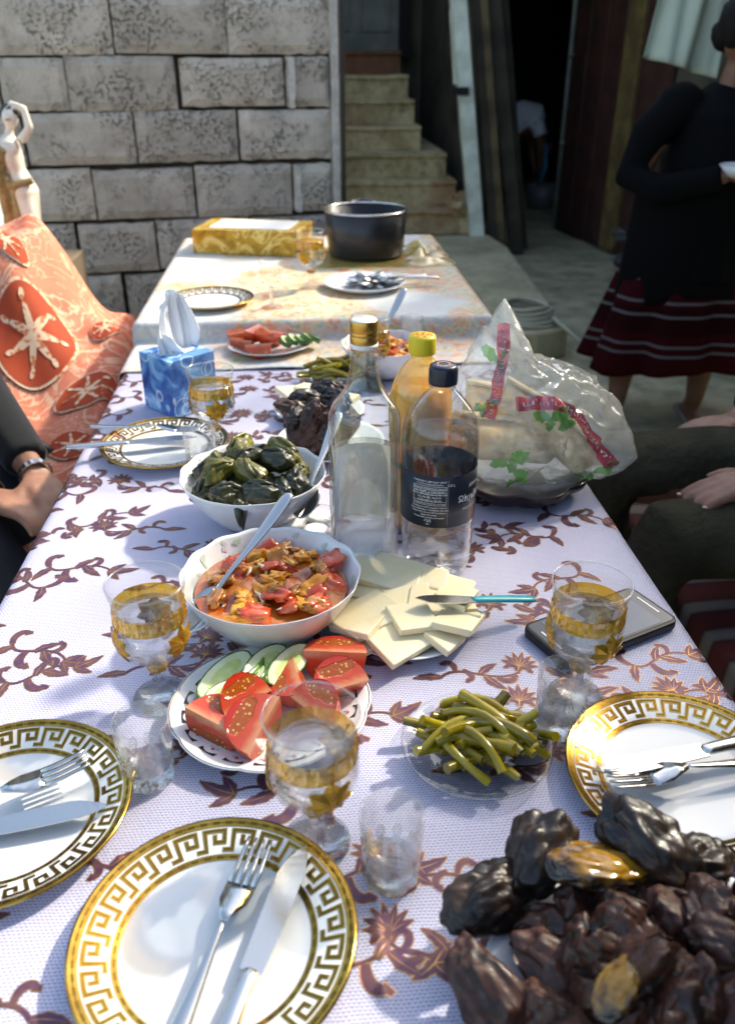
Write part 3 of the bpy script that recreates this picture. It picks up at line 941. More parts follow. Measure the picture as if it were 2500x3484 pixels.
# ---------------------------------------------------------------- goblets
def goblet(label, loc, rz=0, first=True):
    t = thing('goblet', label, 'glass', loc, rz, 'amber trimmed goblets')
    outer = [(.0075, .052), (.016, .0555), (.027, .063), (.0345, .074), (.0375, .086), (.0372, .098), (.0345, .108), (.0335, .114), (.0345, .120), (.0365, .132), (.0392, .1445)]
    inner = [(.0378, .1448), (.0350, .132), (.0330, .120), (.0321, .114), (.0330, .107), (.0355, .097), (.0357, .086), (.0328, .0755), (.0258, .0655), (.015, .0585), (0, .0568)]
    b = MB(); b.lathe(outer + [(.0388, .1457)] + inner, 56); b.build('bowl', glass, t, fix=True)
    b = MB(); b.lathe([(.0378, .1448), (.0392, .1446), (.0394, .1462), (.0384, .1470), (.0376, .1462)], 56, closed=True); b.build('rim_line', pressed, t)
    b = MB(); b.lathe([(.0350, .1030), (.0366, .1040), (.0368, .1090), (.0362, .1150), (.0362, .1210), (.0350, .1225)], 72, mod=lambda a, r, z: (r + .0005 * math.copysign(1, math.sin(18 * a)) * (1 if .1045 < z < .1215 else 0), z)); b.build('amber_band', amber, t, smooth=False)
    # three leaf reliefs
    for k in range(3):
        a0 = k * 2 * PI / 3 + .6
        b = MB()
        for (ac, zc, rot_, L_, W_) in [(0, .084, PI / 2, .021, .0072), (.0, .083, PI / 2 + .85, .022, .0068), (.0, .083, PI / 2 - .85, .022, .0068), (0, .083, PI / 2 + 1.6, .020, .006), (0, .083, PI / 2 - 1.6, .020, .006), (0, .086, -PI / 2, .022, .007), (0, .085, -PI / 2 + .7, .019, .0062), (0, .085, -PI / 2 - .7, .019, .0062)]:
            vs = []
            for i in range(7):
                q = i / 6
                wd = W_ * math.sin(PI * (q * .93 + .05)) + .0004
                for sg in (-1, 0, 1):
                    lx = math.cos(rot_) * L_ * q - math.sin(rot_) * wd * sg; lz = math.sin(rot_) * L_ * q + math.cos(rot_) * wd * sg
                    zz = zc + lz
                    # bowl radius at zz
                    rr = .0075
                    for (ra, za), (rb_, zb_) in zip(outer[:-1], outer[1:]):
                        if za <= zz <= zb_: rr = ra + (rb_ - ra) * (zz - za) / (zb_ - za)
                    rr += .0004 + (.0018 if sg == 0 else 0)
                    th = a0 + lx / .036
                    vs.append((rr * math.cos(th), rr * math.sin(th), zz))
            b.add(vs, [(3 * i + s_, 3 * i + s_ + 1, 3 * i + s_ + 4, 3 * i + s_ + 3) for i in range(6) for s_ in (0, 1)])
        b.build('leaf_relief', amber_s, t, smooth=False)
    b = MB(); b.lathe([(0, .0525), (.0078, .0525), (.0062, .0500), (.0062, .0485), (.0105, .0455), (.0115, .043), (.0100, .0400), (.0062, .0375), (.0060, .028), (.0075, .020), (.010, .0155)], 8); b.build('stem', cut_glass, t, smooth=False, fix=True)
    b = MB(); b.lathe([(.0064, .0487), (.0109, .0457), (.0119, .043), (.0103, .0398), (.0064, .0378)], 8); b.build('amber_knob', amber, t, smooth=False)
    b = MB(); b.lathe([(0, .0165), (.010, .0155), (.018, .0105), (.025, .0070), (.0292, .0035), (.0298, .0015), (.029, 0), (0, 0)], 64, mod=lambda a, r, z: (r, z + (.0016 * math.cos(12 * a) if .011 < r < .028 and z > .002 else 0))); b.build('foot', cut_glass, t, fix=True)
    b = MB(); b.lathe([(0, .0572), (.0148, .059), (.0255, .0659), (.0325, .0758), (.0354, .0862), (.0352, .097), (.0327, .1068), (.0318, .112), (0, .112)], 48); b.build('drink', water, t, fix=True)
    return t
gb = goblet('amber trimmed goblet standing in the foreground before the tomato plate', (-.007, .499, TZ + .0012), .3)
copy_thing(gb, 'amber trimmed goblet at the left, beside the tomato stew bowl', (-.166, .697, TZ + .0012), 1.0)
copy_thing(gb, 'amber trimmed goblet standing in front of the phone at the right', (.270, .665, TZ + .0012), 2.4)
copy_thing(gb, 'amber trimmed goblet beside the blue tissue box', (-.160, 1.325, TZ + .0012), .2)
g5 = copy_thing(gb, 'amber trimmed goblet on the far table in front of the gold box', (.018, 2.25, FZ + .0012), 1.5); g5.scale = (1.0, 1.0, 1.0)
copy_thing(gb, 'amber trimmed goblet half hidden behind the yellow capped bottle', (.128, 1.62, TZ + .0012), .9)

# ---------------------------------------------------------------- small tumblers
def tumbler(label, loc, rz=0):
    t = thing('shot_glass', label, 'glass', loc, rz, 'small pressed tumblers')
    b = MB(); b.lathe([(.0215, .012), (.0235, .018), (.0250, .040), (.0262, .068), (.0262, .0715), (.0250, .0725), (.0242, .0712), (.0240, .068), (.0230, .040), (.0215, .020), (.0, .0175)], 48); b.build('wall', pressed, t, fix=True)
    b = MB(); b.lathe([(0, .0165), (.0205, .0175), (.0232, .0185), (.0240, .0140), (.0232, .004), (.0215, 0), (0, .003)], 60, mod=lambda a, r, z: (r * (1 + .045 * math.cos(10 * a)), z)); b.build('star_base', cut_glass, t, fix=True)
    b = MB()
    for k in range(10):
        a = 2 * PI * k / 10
        b.blob((.0236 * math.cos(a), .0236 * math.sin(a), .024), (.0026, .0046, .0085), 2, M=None) if False else b.add(*(lambda q: (q.v, q.f))(MB().blob((0, 0, 0), (.0018, .0044, .0085), 2, M=MT((.0234 * math.cos(a), .0234 * math.sin(a), .026), (0, 0, a)))))
    b.build('petal_relief', pressed, t)
    return t
tb = tumbler('small clear tumbler between the foreground goblet and the meat platter', (.054, .462, TZ + .0012))
copy_thing(tb, 'small clear tumbler at the left in front of the left goblet', (-.162, .585, TZ + .0012), .4)
copy_thing(tb, 'small clear tumbler beside the bean plate under the right goblet', (.240, .622, TZ + .0012), .8)
copy_thing(tb, 'small clear tumbler in front of the tissue box plate, behind the dolma bowl', (-.178, 1.255, TZ + .0012), .2)
copy_thing(tb, 'small clear tumbler beside the peak of the plastic bag', (.24, 1.86, TZ + .006), .2)
# clear stemmed glass on the far table
t = thing('stem_glass', 'plain clear stemmed glass on the far table', 'glass', (-.082, 2.06, FZ + .0012))
b = MB(); b.lathe([(.004, .045), (.014, .050), (.024, .062), (.027, .075), (.0245, .088), (.0235, .098), (.0255, .112), (.0245, .1125), (.0225, .098), (.0233, .088), (.0258, .075), (.0225, .063), (.0, .052)], 40); b.build('bowl', glass, t, fix=True)
b = MB(); b.lathe([(0, .052), (.006, .050), (.0045, .035), (.005, .012), (.012, .006), (.026, .0025), (.027, 0), (0, 0)], 40); b.build('foot', cut_glass, t, fix=True)

# ---------------------------------------------------------------- bowls
purple_print = mat('faint_flower_print', (.62, .50, .66), .2, c2=(.50, .62, .45), ns=60)
def scal_bowl(name, label, loc, rz, R0=.103, H=.075):
    t = thing(name, label, 'bowl', loc, rz, 'white scalloped bowls')
    prof = [(0, .006), (.046, .006), (.060, .014), (.080, .036), (.094, .058), (.1005, .0705), (R0, .0752), (R0 + .0006, .0742), (.1025, .0700), (.0965, .056), (.083, .034), (.063, .0105), (.050, .001), (.046, 0), (.043, .003), (0, .003)]
    def md(a, r, z):
        k = sm(.05, .075, z)
        return (r * (1 + .008 * k * math.cos(14 * a) * (1 if r > .08 else 0)), z + .0008 * k * math.cos(14 * a))
    b = MB(); b.lathe(prof, 120, mod=md); b.build('bowl_body', china, t, fix=True)
    q = MB()
    rr = random.Random(3)
    for k in range(9):
        a = k * 2 * PI / 9 + rr.uniform(-.2, .2)
        for j in range(5):
            aa = a + rr.uniform(-.13, .13); z = rr.uniform(.054, .068)
            rs = .094 + (z - .058) / .0125 * .0065 - .0012
            ph = rr.uniform(0, 6)
            vs = []
            for i in range(8):
                th = i * PI / 4
                da = .055 * math.cos(th) * math.cos(ph) - .02 * math.sin(th) * math.sin(ph); dz = .0045 * (math.cos(th) * math.sin(ph) + .6 * math.sin(th) * math.cos(ph))
                zz = z + dz; r_ = .094 + (zz - .058) / .0125 * .0065 - .0010
                r_ *= 1 + .008 * sm(.05, .075, zz) * math.cos(14 * (aa + da))
                vs.append((r_ * math.cos(aa + da), r_ * math.sin(aa + da), zz))
            q.add(vs, [tuple(range(8))])
    q.build('flower_print', purple_print, t)['kind'] = 'stuff'
    return t
scal_bowl('serving_bowl', 'white scalloped bowl of red tomato stew with a spoon in it', (-.051, .818, TZ + .001), 0)
scal_bowl('serving_bowl', 'white scalloped bowl heaped with dark vine leaf rolls', (-.083, 1.085, TZ + .001), .3)
t = scal_bowl('serving_bowl', 'white bowl of tomato stew behind the yellow capped bottle', (.165, 1.70, TZ + .001), .2)
t.scale = (.9, .9, .9)

# cucumber plates --------------------------------------------------------
black_print = mat('black_border_print', (.02, .02, .022), .2)
red_print = mat('red_posy_print', (.45, .06, .06), .25); blue_print = mat('blue_posy_print', (.32, .45, .60), .25)
def border_plate(label, loc, rz, S=1):
    t = thing('oval_plate', label, 'plate', loc, rz, 'scalloped plates with black border'); t.scale = (S, S * .94, S)
    def md(a, r, z): return (r * (1 + (.028 if r > .088 else 0) * abs(math.cos(4 * a)) ** .6 * (1 if r > .088 else 0)), z)
    b = MB(); b.lathe([(0, .004), (.056, .004), (.064, .0055), (.075, .010), (.090, .0155), (.0945, .0168), (.0952, .016), (.090, .0135), (.066, .0025), (.058, 0), (0, .001)], 128, mod=md); b.build('dish', china, t, fix=True)
    zr = lambda r: .0055 + (r - .064) / .026 * .010 + .0004
    q = MB(); q1 = MB(); q2 = MB(); q3 = MB()
    for k in range(18):
        a = 2 * PI * k / 18
        vs = []
        for i in range(7):
            th = a - .115 + .23 * i / 6; bow = math.sin(PI * i / 6)
            for r in (.0845 + .0000, .0790 + .0042 * bow if True else 0):
                vs.append((r * math.cos(th), r * math.sin(th), zr(r)))
        q.add(vs, [(2 * i, 2 * i + 2, 2 * i + 3, 2 * i + 1) for i in range(6)])
        for j in range(3):
            rr = .074 + .0018 * (j % 2); th = a + .05 * (j - 1)
            tgt = q1 if j == 1 else q2
            tgt.add([(rr * math.cos(th) + .0022 * math.cos(h), rr * math.sin(th) + .0022 * math.sin(h), zr(rr) + .0002) for h in (0, 1.2, 2.5, 3.8, 5)], [(0, 1, 2, 3, 4)])
    q3.lathe([(.0930, .0166), (.0938, .0170)], 128, mod=md)
    q.build('black_border', black_print, t)['kind'] = 'stuff'; q1.build('red_posy', red_print, t)['kind'] = 'stuff'; q2.build('blue_posy', blue_print, t)['kind'] = 'stuff'; q3.build('edge_line', gold_dark, t)
    return t
border_plate('white scalloped plate of cucumber and tomato with black border, near goblet', (-.050, .662, TZ + .0012), R(8), 1.06)
border_plate('white scalloped plate of tomato and cucumber against the far table', (-.085, 1.865, TZ + .0065), R(20), .98)

# cheese, bean, meat plates
plain = mat('plain_white_plate', (.78, .79, .80), .15, coat=.3)
def plate(label, loc, S, m_, name='plate', sq=1.0, rz=0, group=None):
    t = MB(); t.lathe([(0, .004), (.060, .004), (.068, .006), (.090, .0155), (.0965, .0180), (.098, .0172), (.0945, .0145), (.070, .003), (.060, 0), (0, .0012)], 80)
    o = t.build(name, m_, fix=True); o.location = loc; o.scale = (S, S * sq, S); o.rotation_euler = (0, 0, rz)
    return tag(o, label, 'plate', group)
plate('white plate under the near pile of sliced cheese', (.105, .800, TZ + .0012), .80, plain)
plate('white plate under the cheese behind the roasted meat', (.020, 1.475, TZ + .0012), .86, plain)
gl_plate = thin_glass('plate_glass', (.955, .965, .965), .07, .8)[0]
plate('clear glass plate under the near heap of green beans', (.150, .594, TZ + .0012), .745, gl_plate, 'glass_plate')
plate('clear glass plate under the far heap of green beans', (.050, 1.66, TZ + .0012), .72, gl_plate, 'glass_plate')
plate('white plate under the roasted meat behind the dolma bowl', (.035, 1.325, TZ + .0012), .95, plain)
plate('large white platter under the near heap of roasted meat', (.238, .305, TZ + .0012), 1.45, plain, 'platter', 1.0)
o = plate('white plate holding crumpled foil and cutlery on the far table', (.158, 2.235, FZ + .0012), 1.12, plain)
# ================================================================ FOOD
rf = random.Random(21)
# tomato wedges: an eighth/quarter of a squashed ball with skin, flesh and seeds
tom_skin = mat('tomato_skin', (.56, .045, .018), .16, c2=(.62, .10, .03), ns=18, sss=.15, sscale=.006, coat=.3)
m, nt, p = base_mat('tomato_flesh')
v = coords(nt); sp = nt.nodes.new('ShaderNodeSeparateXYZ'); nt.links.new(v, sp.inputs[0])
wn_ = nz(nt, v, 90, 3); TR = .033
rho = mth(nt, 'SQRT', mth(nt, 'ADD', mth(nt, 'MULTIPLY', sp.outputs[0], sp.outputs[0]), mth(nt, 'MULTIPLY', sp.outputs[1], sp.outputs[1])))
rho = mth(nt, 'MULTIPLY_ADD', wn_, .010, mth(nt, 'ADD', rho, -.005)); zz_ = mth(nt, 'MULTIPLY_ADD', wn_, .010, mth(nt, 'ADD', mth(nt, 'ABSOLUTE', sp.outputs[2]), -.005))
e1 = mth(nt, 'POWER', mth(nt, 'MULTIPLY_ADD', rho, 1 / (.21 * TR), -.58 / .21), 2); e2 = mth(nt, 'POWER', mth(nt, 'MULTIPLY_ADD', zz_, 1 / (.60 * TR), -.04), 2)
gel = ramp(nt, mth(nt, 'ADD', e1, e2), [(.75, 1.), (1.0, 0.)])
vs_ = nt.nodes.new('ShaderNodeTexVoronoi'); vs_.inputs['Scale'].default_value = 240; nt.links.new(v, vs_.inputs['Vector'])
sd2_ = mth(nt, 'LESS_THAN', vs_.outputs['Distance'], .28)
fl_c = ramp(nt, mth(nt, 'MULTIPLY', rho, 1 / TR), [(.05, (.62, .26, .13)), (.25, (.54, .075, .035)), (.75, (.50, .042, .018)), (.97, (.46, .022, .008))])
gel_c = mix(nt, sd2_, (.36, .075, .012), (.66, .40, .13))
c = mix(nt, gel, fl_c, gel_c)
nt.links.new(c, p.inputs['Base Color']); p.inputs['Roughness'].default_value = .18; p.inputs['Subsurface Weight'].default_value = .15; p.inputs['Subsurface Scale'].default_value = .005; p.inputs['Coat Weight'].default_value = .05
bump(nt, p, mth(nt, 'ADD', mth(nt, 'MULTIPLY', gel, -.8), mth(nt, 'ADD', mth(nt, 'MULTIPLY', sd2_, .3), mth(nt, 'MULTIPLY', nz(nt, v, 160, 3), .5))), .5, .002)
tom_flesh = m
def wedge_meshes(ang=R(100), r=.033, hz=.86):
    skin = MB(); flesh = MB(); seed = MB(); core = MB()
    nu, nv = 14, 12
    skin.grid(lambda u, w_: (r * math.sin(PI * w_) * math.cos(ang * (u - .5)) * (1 + .05 * math.cos(5 * ang * (u - .5))), r * math.sin(PI * w_) * math.sin(ang * (u - .5)), -r * hz * math.cos(PI * w_)), nu, nv)
    for sg in (-1, 1):
        a = ang * .5 * sg
        ex = Vector((math.cos(a), math.sin(a), 0)); nn = Vector((-math.sin(a), math.cos(a), 0)) * sg
        pts = [ex * (r * math.sin(PI * k / nv)) + Vector((0, 0, -r * hz * math.cos(PI * k / nv))) for k in range(nv + 1)]
        c = ex * (r * .4)
        flesh.add([c] + pts, [((0, k + 1, k + 2) if sg < 0 else (0, k + 2, k + 1)) for k in range(nv)])
        flesh.add([Vector((0, 0, 0))] + [pts[0], c, pts[-1]], [(0, 1, 2), (0, 2, 3)] if sg < 0 else [(0, 2, 1), (0, 3, 2)])
        for zc in (-.40, .36):
            vs = [ex * (r * .60) + Vector((0, 0, zc * r)) + nn * .0016]
            for k in range(12):
                h = 2 * PI * k / 12
                vs.append(ex * (r * (.60 + .17 * math.cos(h) * (1 + .2 * math.sin(3 * h)))) + Vector((0, 0, r * (zc + .24 * math.sin(h)))) + nn * .0003)
            seed.add(vs, [(0, k + 1, (k + 1) % 12 + 1) if sg > 0 else (0, (k + 1) % 12 + 1, k + 1) for k in range(12)])
        vs = []
        for k in range(9):
            q = k / 8; zz = r * hz * (-.95 + 1.9 * q)
            vs += [ex * 0.0005 + Vector((0, 0, zz)) + nn * .0007, ex * (r * (.10 + .12 * math.sin(PI * q))) + Vector((0, 0, zz)) + nn * .0007]
        core.add(vs, [(2 * k, 2 * k + 1, 2 * k + 3, 2 * k + 2) if sg < 0 else (2 * k + 2, 2 * k + 3, 2 * k + 1, 2 * k) for k in range(8)])
    return [('skin', skin.mesh('tomato_skin', True), tom_skin), ('flesh', flesh.mesh('tomato_flesh', False), tom_flesh)]
W_ = wedge_meshes()
def tomato(label, loc, rot, sc=1, group='tomato wedges on the plates'):
    t = thing('tomato_wedge', label, 'tomato', loc, 0, group, rot); t.scale = (sc, sc, sc)
    for n, me, m_ in W_: link(n, me, m_, t)
    return t
tz = TZ + .012
def trot(az, roll, pitch=0):
    """wedge sitting on its skin, ridge horizontal along az; roll turns it about the ridge"""
    return (Matrix.Rotation(R(az), 3, 'Z') @ Matrix.Rotation(R(90 + pitch), 3, 'Y') @ Matrix.Rotation(R(roll), 3, 'Z')).to_euler()
for x, y, dz, rot, s_, lab_ in [
    (.018, .716, .024, trot(-8, 28), 1.22, 'tomato wedge at the upper right rim of the near salad plate'),
    (-.104, .620, .022, trot(-32, 42, 8), 1.15, 'tomato wedge at the left rim of the near salad plate, seeds showing'),
    (-.070, .645, .020, trot(40, 85), 1.0, 'tomato wedge in the middle of the near salad plate beside the cucumber'),
    (-.022, .682, .024, trot(100, 25), 1.05, 'tomato wedge just behind the foreground goblet rim'),
    (-.054, .610, .024, trot(62, 48, -15), 1.18, 'tomato wedge at the lower rim of the near salad plate with pale core'),
    (-.012, .632, .020, trot(130, -70), 1.05, 'tomato wedge seen through the foreground goblet'),
    (.024, .662, .020, trot(20, 75), 1.05, 'tomato wedge at the right of the near salad plate behind the goblet')]:
    tomato(lab_, (x, y, tz + dz), rot, s_)
for dx, dy, dz, rot, w__ in [(-.055, -.015, .020, trot(-30, 30), 'leftmost'), (-.015, -.050, .020, trot(10, 20), 'frontmost'), (-.030, .012, .040, trot(60, -20), 'topmost'), (.008, -.012, .040, trot(110, 30), 'rightmost of the upper'), (-.058, .024, .024, trot(30, 40), 'rear left'), (.018, .026, .026, trot(150, 20), 'rear right')]:
    tomato(w__ + ' tomato wedge on the plate against the far table', (-.092 + dx, 1.865 + dy, TZ + .016 + dz), rot, 1.05, 'far plate tomato wedges')

# cucumber slices (long diagonal slices)
cuc_flesh = mat('cucumber_flesh', (.70, .77, .44), .22, c2=(.78, .82, .58), ns=30, sss=.2, sscale=.006, sssr=(.6, 1, .3))
cuc_seed = mat('cucumber_seed_core', (.52, .64, .20), .2, c2=(.64, .70, .34), ns=110, sss=.2)
cuc_peel = mat('cucumber_peel', (.03, .11, .012), .25, c2=(.10, .22, .03), ns=22, coat=.2)
def cucumber(label, loc, rot, L_=.075, W2=.017, th=.011, peel=.35, group='cucumber slices'):
    t = thing('cucumber_slice', label, 'cucumber', loc, 0, group, rot)
    n = 20
    out = [(L_ / 2 * math.cos(2 * PI * k / n) , W2 * math.sin(2 * PI * k / n)) for k in range(n)]
    b = MB(); b.prism([(x * .95, y * .93) for x, y in out], 0, th); b.build('flesh', cuc_flesh, t, False, bevel=.0012)
    b = MB(); b.prism([(x * .62, y * .50) for x, y in out], th * .5, th + .0004); b.build('seed_core', cuc_seed, t, False)
    vs = []
    for x, y in out: vs += [(x, y, th * .05), (x, y, th * .95), (x * .945, y * .925, th * .99), (x * .945, y * .925, .0)]
    b = MB()
    fs = [(k * 4 + i, ((k + 1) % n) * 4 + i, ((k + 1) % n) * 4 + (i + 1) % 4, k * 4 + (i + 1) % 4) for k in range(n) for i in range(4)]
    b.add(vs, fs); b.build('peel', cuc_peel, t, True, fix=True)
    return t
cucumber('longest pale cucumber slice at the upper left of the near salad plate', (-.100, .700, tz + .006), (R(18), R(-6), R(52)), .080, .017)
cucumber('cucumber slice with dark green peel on top in the near salad plate', (-.072, .690, tz + .014), (R(-35), R(8), R(62)), .074, .016)
cucumber('short cucumber slice lowest on the left of the near salad plate', (-.096, .668, tz + .008), (R(10), R(5), R(40)), .052, .014)
cucumber('cucumber slice leaning in the middle of the near salad plate', (-.060, .705, tz + .014), (R(30), R(5), R(58)), .078, .016)
cucumber('cucumber slice nearest the top tomato in the near salad plate', (-.036, .708, tz + .012), (R(38), R(0), R(55)), .074, .015)
t = cucumber('green cucumber slice lying peel up across the near salad plate', (-.067, .682, tz + .024), (R(150), R(0), R(70)), .040, .013)
for k in range(5):
    cucumber('cucumber slice on the plate against the far table', (-.050 + .016 * k, 1.845 + .004 * k, TZ + .026 + .003 * (k % 2)), (R(35), R(10), R(70 + 8 * k)), .045, .016, group='far plate cucumber slices')

# cheese slices
cheese_m = mat('white_cheese', (.90, .75, .45), .42, c2=(.90, .79, .54), ns=14, sss=.08, sscale=.01, sssr=(1, .8, .5), bs=.35, bsc=170, bd=.0012)
def cheese(loc, rot, w_, d_, h_, label, group):
    b = MB(); sk = rf.uniform(-.25, .25) * d_
    poly = [(-w_ / 2, -d_ / 2), (w_ / 2, -d_ / 2 + rf.uniform(-.004, .004)), (w_ / 2 + sk, d_ / 2), (-w_ / 2 + sk + rf.uniform(-.004, .006), d_ / 2)]
    n = 5; vs = []; 
    b.prism(poly, 0, h_)
    o = b.build('cheese_slice', cheese_m, None, False, bevel=.0015); o.location = loc; o.rotation_euler = rot
    return tag(o, label, 'cheese', group)
cz = TZ + .014
CH_ = [(.060, .760, .004, 8, -10, 20, .045, .030), (.090, .745, .010, 14, 0, 40, .055, .038), (.140, .748, .008, 10, 6, 50, .034, .030), (.162, .775, .014, 4, 12, 65, .050, .036),
       (.045, .800, .010, -6, 6, -20, .055, .040), (.062, .785, .020, 4, -8, 30, .060, .044), (.100, .800, .018, 10, 4, 20, .055, .045), (.135, .800, .016, 8, 10, -10, .050, .040),
       (.070, .845, .014, 4, -4, -28, .080, .040), (.085, .858, .024, 8, 4, -24, .075, .034), (.120, .862, .022, 8, 4, -28, .080, .032), (.155, .845, .012, 4, 8, -20, .060, .038),
       (.050, .772, .016, 0, -14, -40, .050, .034), (.112, .770, .022, 10, 4, 10, .040, .034), (.172, .800, .008, 4, 16, 85, .046, .030), (.165, .815, .018, 4, 10, 60, .045, .034)]
CL_ = ['cheese slab at the lower left rim of the near cheese plate', 'cheese slab frontmost on the near cheese plate', 'small cheese slab at the lower right rim of the near cheese plate', 'cheese slab on edge at the right rim under the teal knife handle', 'cheese slab at the left rim nearest the stew bowl', 'broad cheese slab on top at the left of the near cheese plate', 'cheese slab in the middle under the teal knife blade', 'cheese slab right of the middle under the teal knife', 'long cheese slab at the rear left nearest the glass bottle', 'long cheese slab on top at the rear, before the glass bottle', 'long cheese slab rearmost, before the water bottle', 'cheese slab at the rear right before the water bottle', 'cheese slab tilted over the left front edge of the near cheese plate', 'small cheese slab on top in front of the teal knife blade', 'narrow cheese slab at the far right rim of the near cheese plate', 'cheese slab resting on the right pile behind the teal knife']
for k, (x, y, dz, rx, ry, rz, w_, d_) in enumerate(CH_):
    cheese((x, y, cz + dz - .004), (R(rx), R(ry), R(rz)), w_ * 1.2, d_ * 1.25, .009, CL_[k], 'near cheese slices')
for k in range(7):
    cheese((.018 + rf.uniform(-.055, .055), 1.475 + rf.uniform(-.04, .04), cz + .004 * k), (R(rf.uniform(-9, 9)), R(rf.uniform(-9, 9)), rf.uniform(0, 3)), .062, .042, .010, 'slab of white cheese on the plate behind the roasted meat', 'far cheese slices')
teal = mat('teal_handle', (.04, .40, .44), .3)
l, r = aim((.262, .812, TZ + .022), (.109, .778, TZ + .054)); t = knife('small cheese knife with teal handle resting on the cheese slices', l, r, .80, teal, .09); t.scale = (.82, .8, .8)

# green beans
bean_ms = []
for k, (c1, c2) in enumerate([((.36, .26, .008), (.22, .165, .006)), ((.47, .35, .02), (.33, .25, .01)), ((.24, .18, .008), (.14, .11, .006))]):
    bean_ms.append(mat('pickled_bean_%s' % ('olive', 'yellow', 'dark')[k], c1, .16, c2=c2, ns=25, coat=.4))
def bean_mesh(L_, r, bend, seed):
    b = MB(); n = 8; pts = []
    for i in range(n + 1):
        q = i / n - .5
        pts.append((L_ * q, bend * (q * q * 4 - .5) * L_, .0015 * math.sin(q * 5 + seed)))
    b.tube(pts, [r * (1 + .10 * math.sin(seed + i * 1.3)) for i in range(n + 1)], 12)
    return b
BM = [bean_mesh(.054 + .028 * (k % 4) / 3, .0042 + .0006 * (k % 3), (.02, .14, -.08, .22, .04, -.14)[k % 6], k).mesh('bean', True, 60) for k in range(6)]
for i, me in enumerate(BM): me.materials.append(bean_ms[i % 3])
for i, me in enumerate(list(BM)):
    m2 = me.copy(); m2.materials.clear(); m2.materials.append(bean_ms[(i + 1) % 3]); BM.append(m2)
def beans(cx, cy, zz, n, rad, label, group):
    for k in range(n):
        q = k / n
        rr = rad * math.sqrt(rf.random()) * (1 - .45 * q); a = rf.uniform(0, 2 * PI)
        o = link('green_bean', rf.choice(BM), None)
        h = zz + .004 + .032 * q * (1 - .75 * (rr / rad) ** 2) + .006 * rf.random()
        o.location = (cx + rr * math.cos(a), cy + rr * math.sin(a) * .9, h)
        o.rotation_euler = (rf.uniform(0, 6.28), R(rf.uniform(-14, 14)), rf.gauss(R(-14), .34))
        tag(o, label, 'green bean', group)
beans(.150, .596, TZ + .010, 46, .052, 'glossy olive green bean in the heap on the near glass plate', 'near green beans')
beans(.050, 1.66, TZ + .010, 30, .046, 'glossy olive green bean in the heap behind the roasted meat', 'far green beans')

# vine leaf rolls -------------------------------------------------------
m, nt, p = base_mat('stuffed_vine_leaf')
v = coords(nt); oi = nt.nodes.new('ShaderNodeObjectInfo')
n1 = nz(nt, v, 35, 4); vo = nt.nodes.new('ShaderNodeTexVoronoi'); vo.feature = 'DISTANCE_TO_EDGE'; vo.inputs['Scale'].default_value = 70; nt.links.new(v, vo.inputs['Vector'])
c = ramp(nt, n1, [(.35, (.010, .012, .006)), (.6, (.035, .037, .010)), (.8, (.09, .08, .015))])
c2 = ramp(nt, n1, [(.3, (.05, .05, .008)), (.55, (.13, .115, .015)), (.8, (.24, .20, .03))])
c = mix(nt, ramp(nt, oi.outputs['Random'], [(.50, 0), (.80, 1)]), c, c2)
nt.links.new(c, p.inputs['Base Color']); p.inputs['Roughness'].default_value = .36; p.inputs['Coat Weight'].default_value = .12
bump(nt, p, mth(nt, 'ADD', vo.outputs['Distance'], mth(nt, 'MULTIPLY', n1, .6)), .6, .004)
dolma_m = m
def dolma_mesh(seed):
    b = MB()
    def fn(p_, n):
        a = math.atan2(n.y, n.z)
        return Vector((p_.x * (1 + .0), p_.y * (1 + .10 * math.sin(a * 3 + n.x * 4 + seed)), p_.z * (1 + .08 * math.sin(a * 5 - n.x * 5 + seed)))) + Vector((0, .004 * math.sin(n.x * 2.5 + seed), 0))
    b.blob((0, 0, 0), (.029, .0165, .0155), 4, .18, 2.2, seed, fn=fn)
    b.tube([(-.02, 0, .010), (-.005, .004, .0165), (.012, .0, .0155), (.022, -.004, .009)], [.002, .0035, .003, .0015], 6)
    return b.mesh('leaf_roll')
DM = [dolma_mesh(k) for k in range(4)]
for me in DM: me.materials.append(dolma_m)
dc = (-.083, 1.085)
DP = [(-.062, .030, .062, 20), (-.030, .042, .070, 70), (.030, .048, .070, 150), (.066, .012, .062, 100), (-.068, -.022, .058, 60), (-.048, -.012, .078, 30), (-.010, .012, .084, 40), (.032, .008, .084, 160),
      (.060, -.026, .066, 80), (-.030, -.052, .062, 15), (.012, -.055, .064, 170), (.044, -.050, .062, 110), (-.002, -.022, .080, 120), (.010, .060, .066, 10), (-.050, .012, .082, 100), (.045, .030, .088, 150), (-.018, .034, .094, 60), (0, 0, .055, 0), (-.04, .02, .05, 40), (.04, -.01, .05, 60)]
for k, (x, y, z, rz) in enumerate(DP):
    o = link('vine_leaf_roll', DM[k % 4], None); o.location = (dc[0] + x, dc[1] + y, TZ + z + .004)
    o.rotation_euler = (rf.uniform(-.4, .4), R(rf.uniform(-25, 25)), R(rz)); s_ = rf.uniform(.92, 1.12); o.scale = (s_, s_, s_)
    tag(o, 'dark glossy stuffed vine leaf roll heaped in the white bowl', 'stuffed leaf', 'vine leaf rolls in the bowl')
b = MB(); b.grid(lambda u, w_: (.018 * (u - .5) * (1 - .75 * w_ ** 2) , -.012 * w_ - .006 * math.sin(w_ * 3), -.035 * w_ + .003 * math.sin(u * 6)), 8, 10); o = b.build('loose_leaf', dolma_m, None, solid=.0012); o.location = (dc[0] - .012, dc[1] - .092, TZ + .078)
tag(o, 'torn dark vine leaf hanging over the bowl rim', 'leaf')

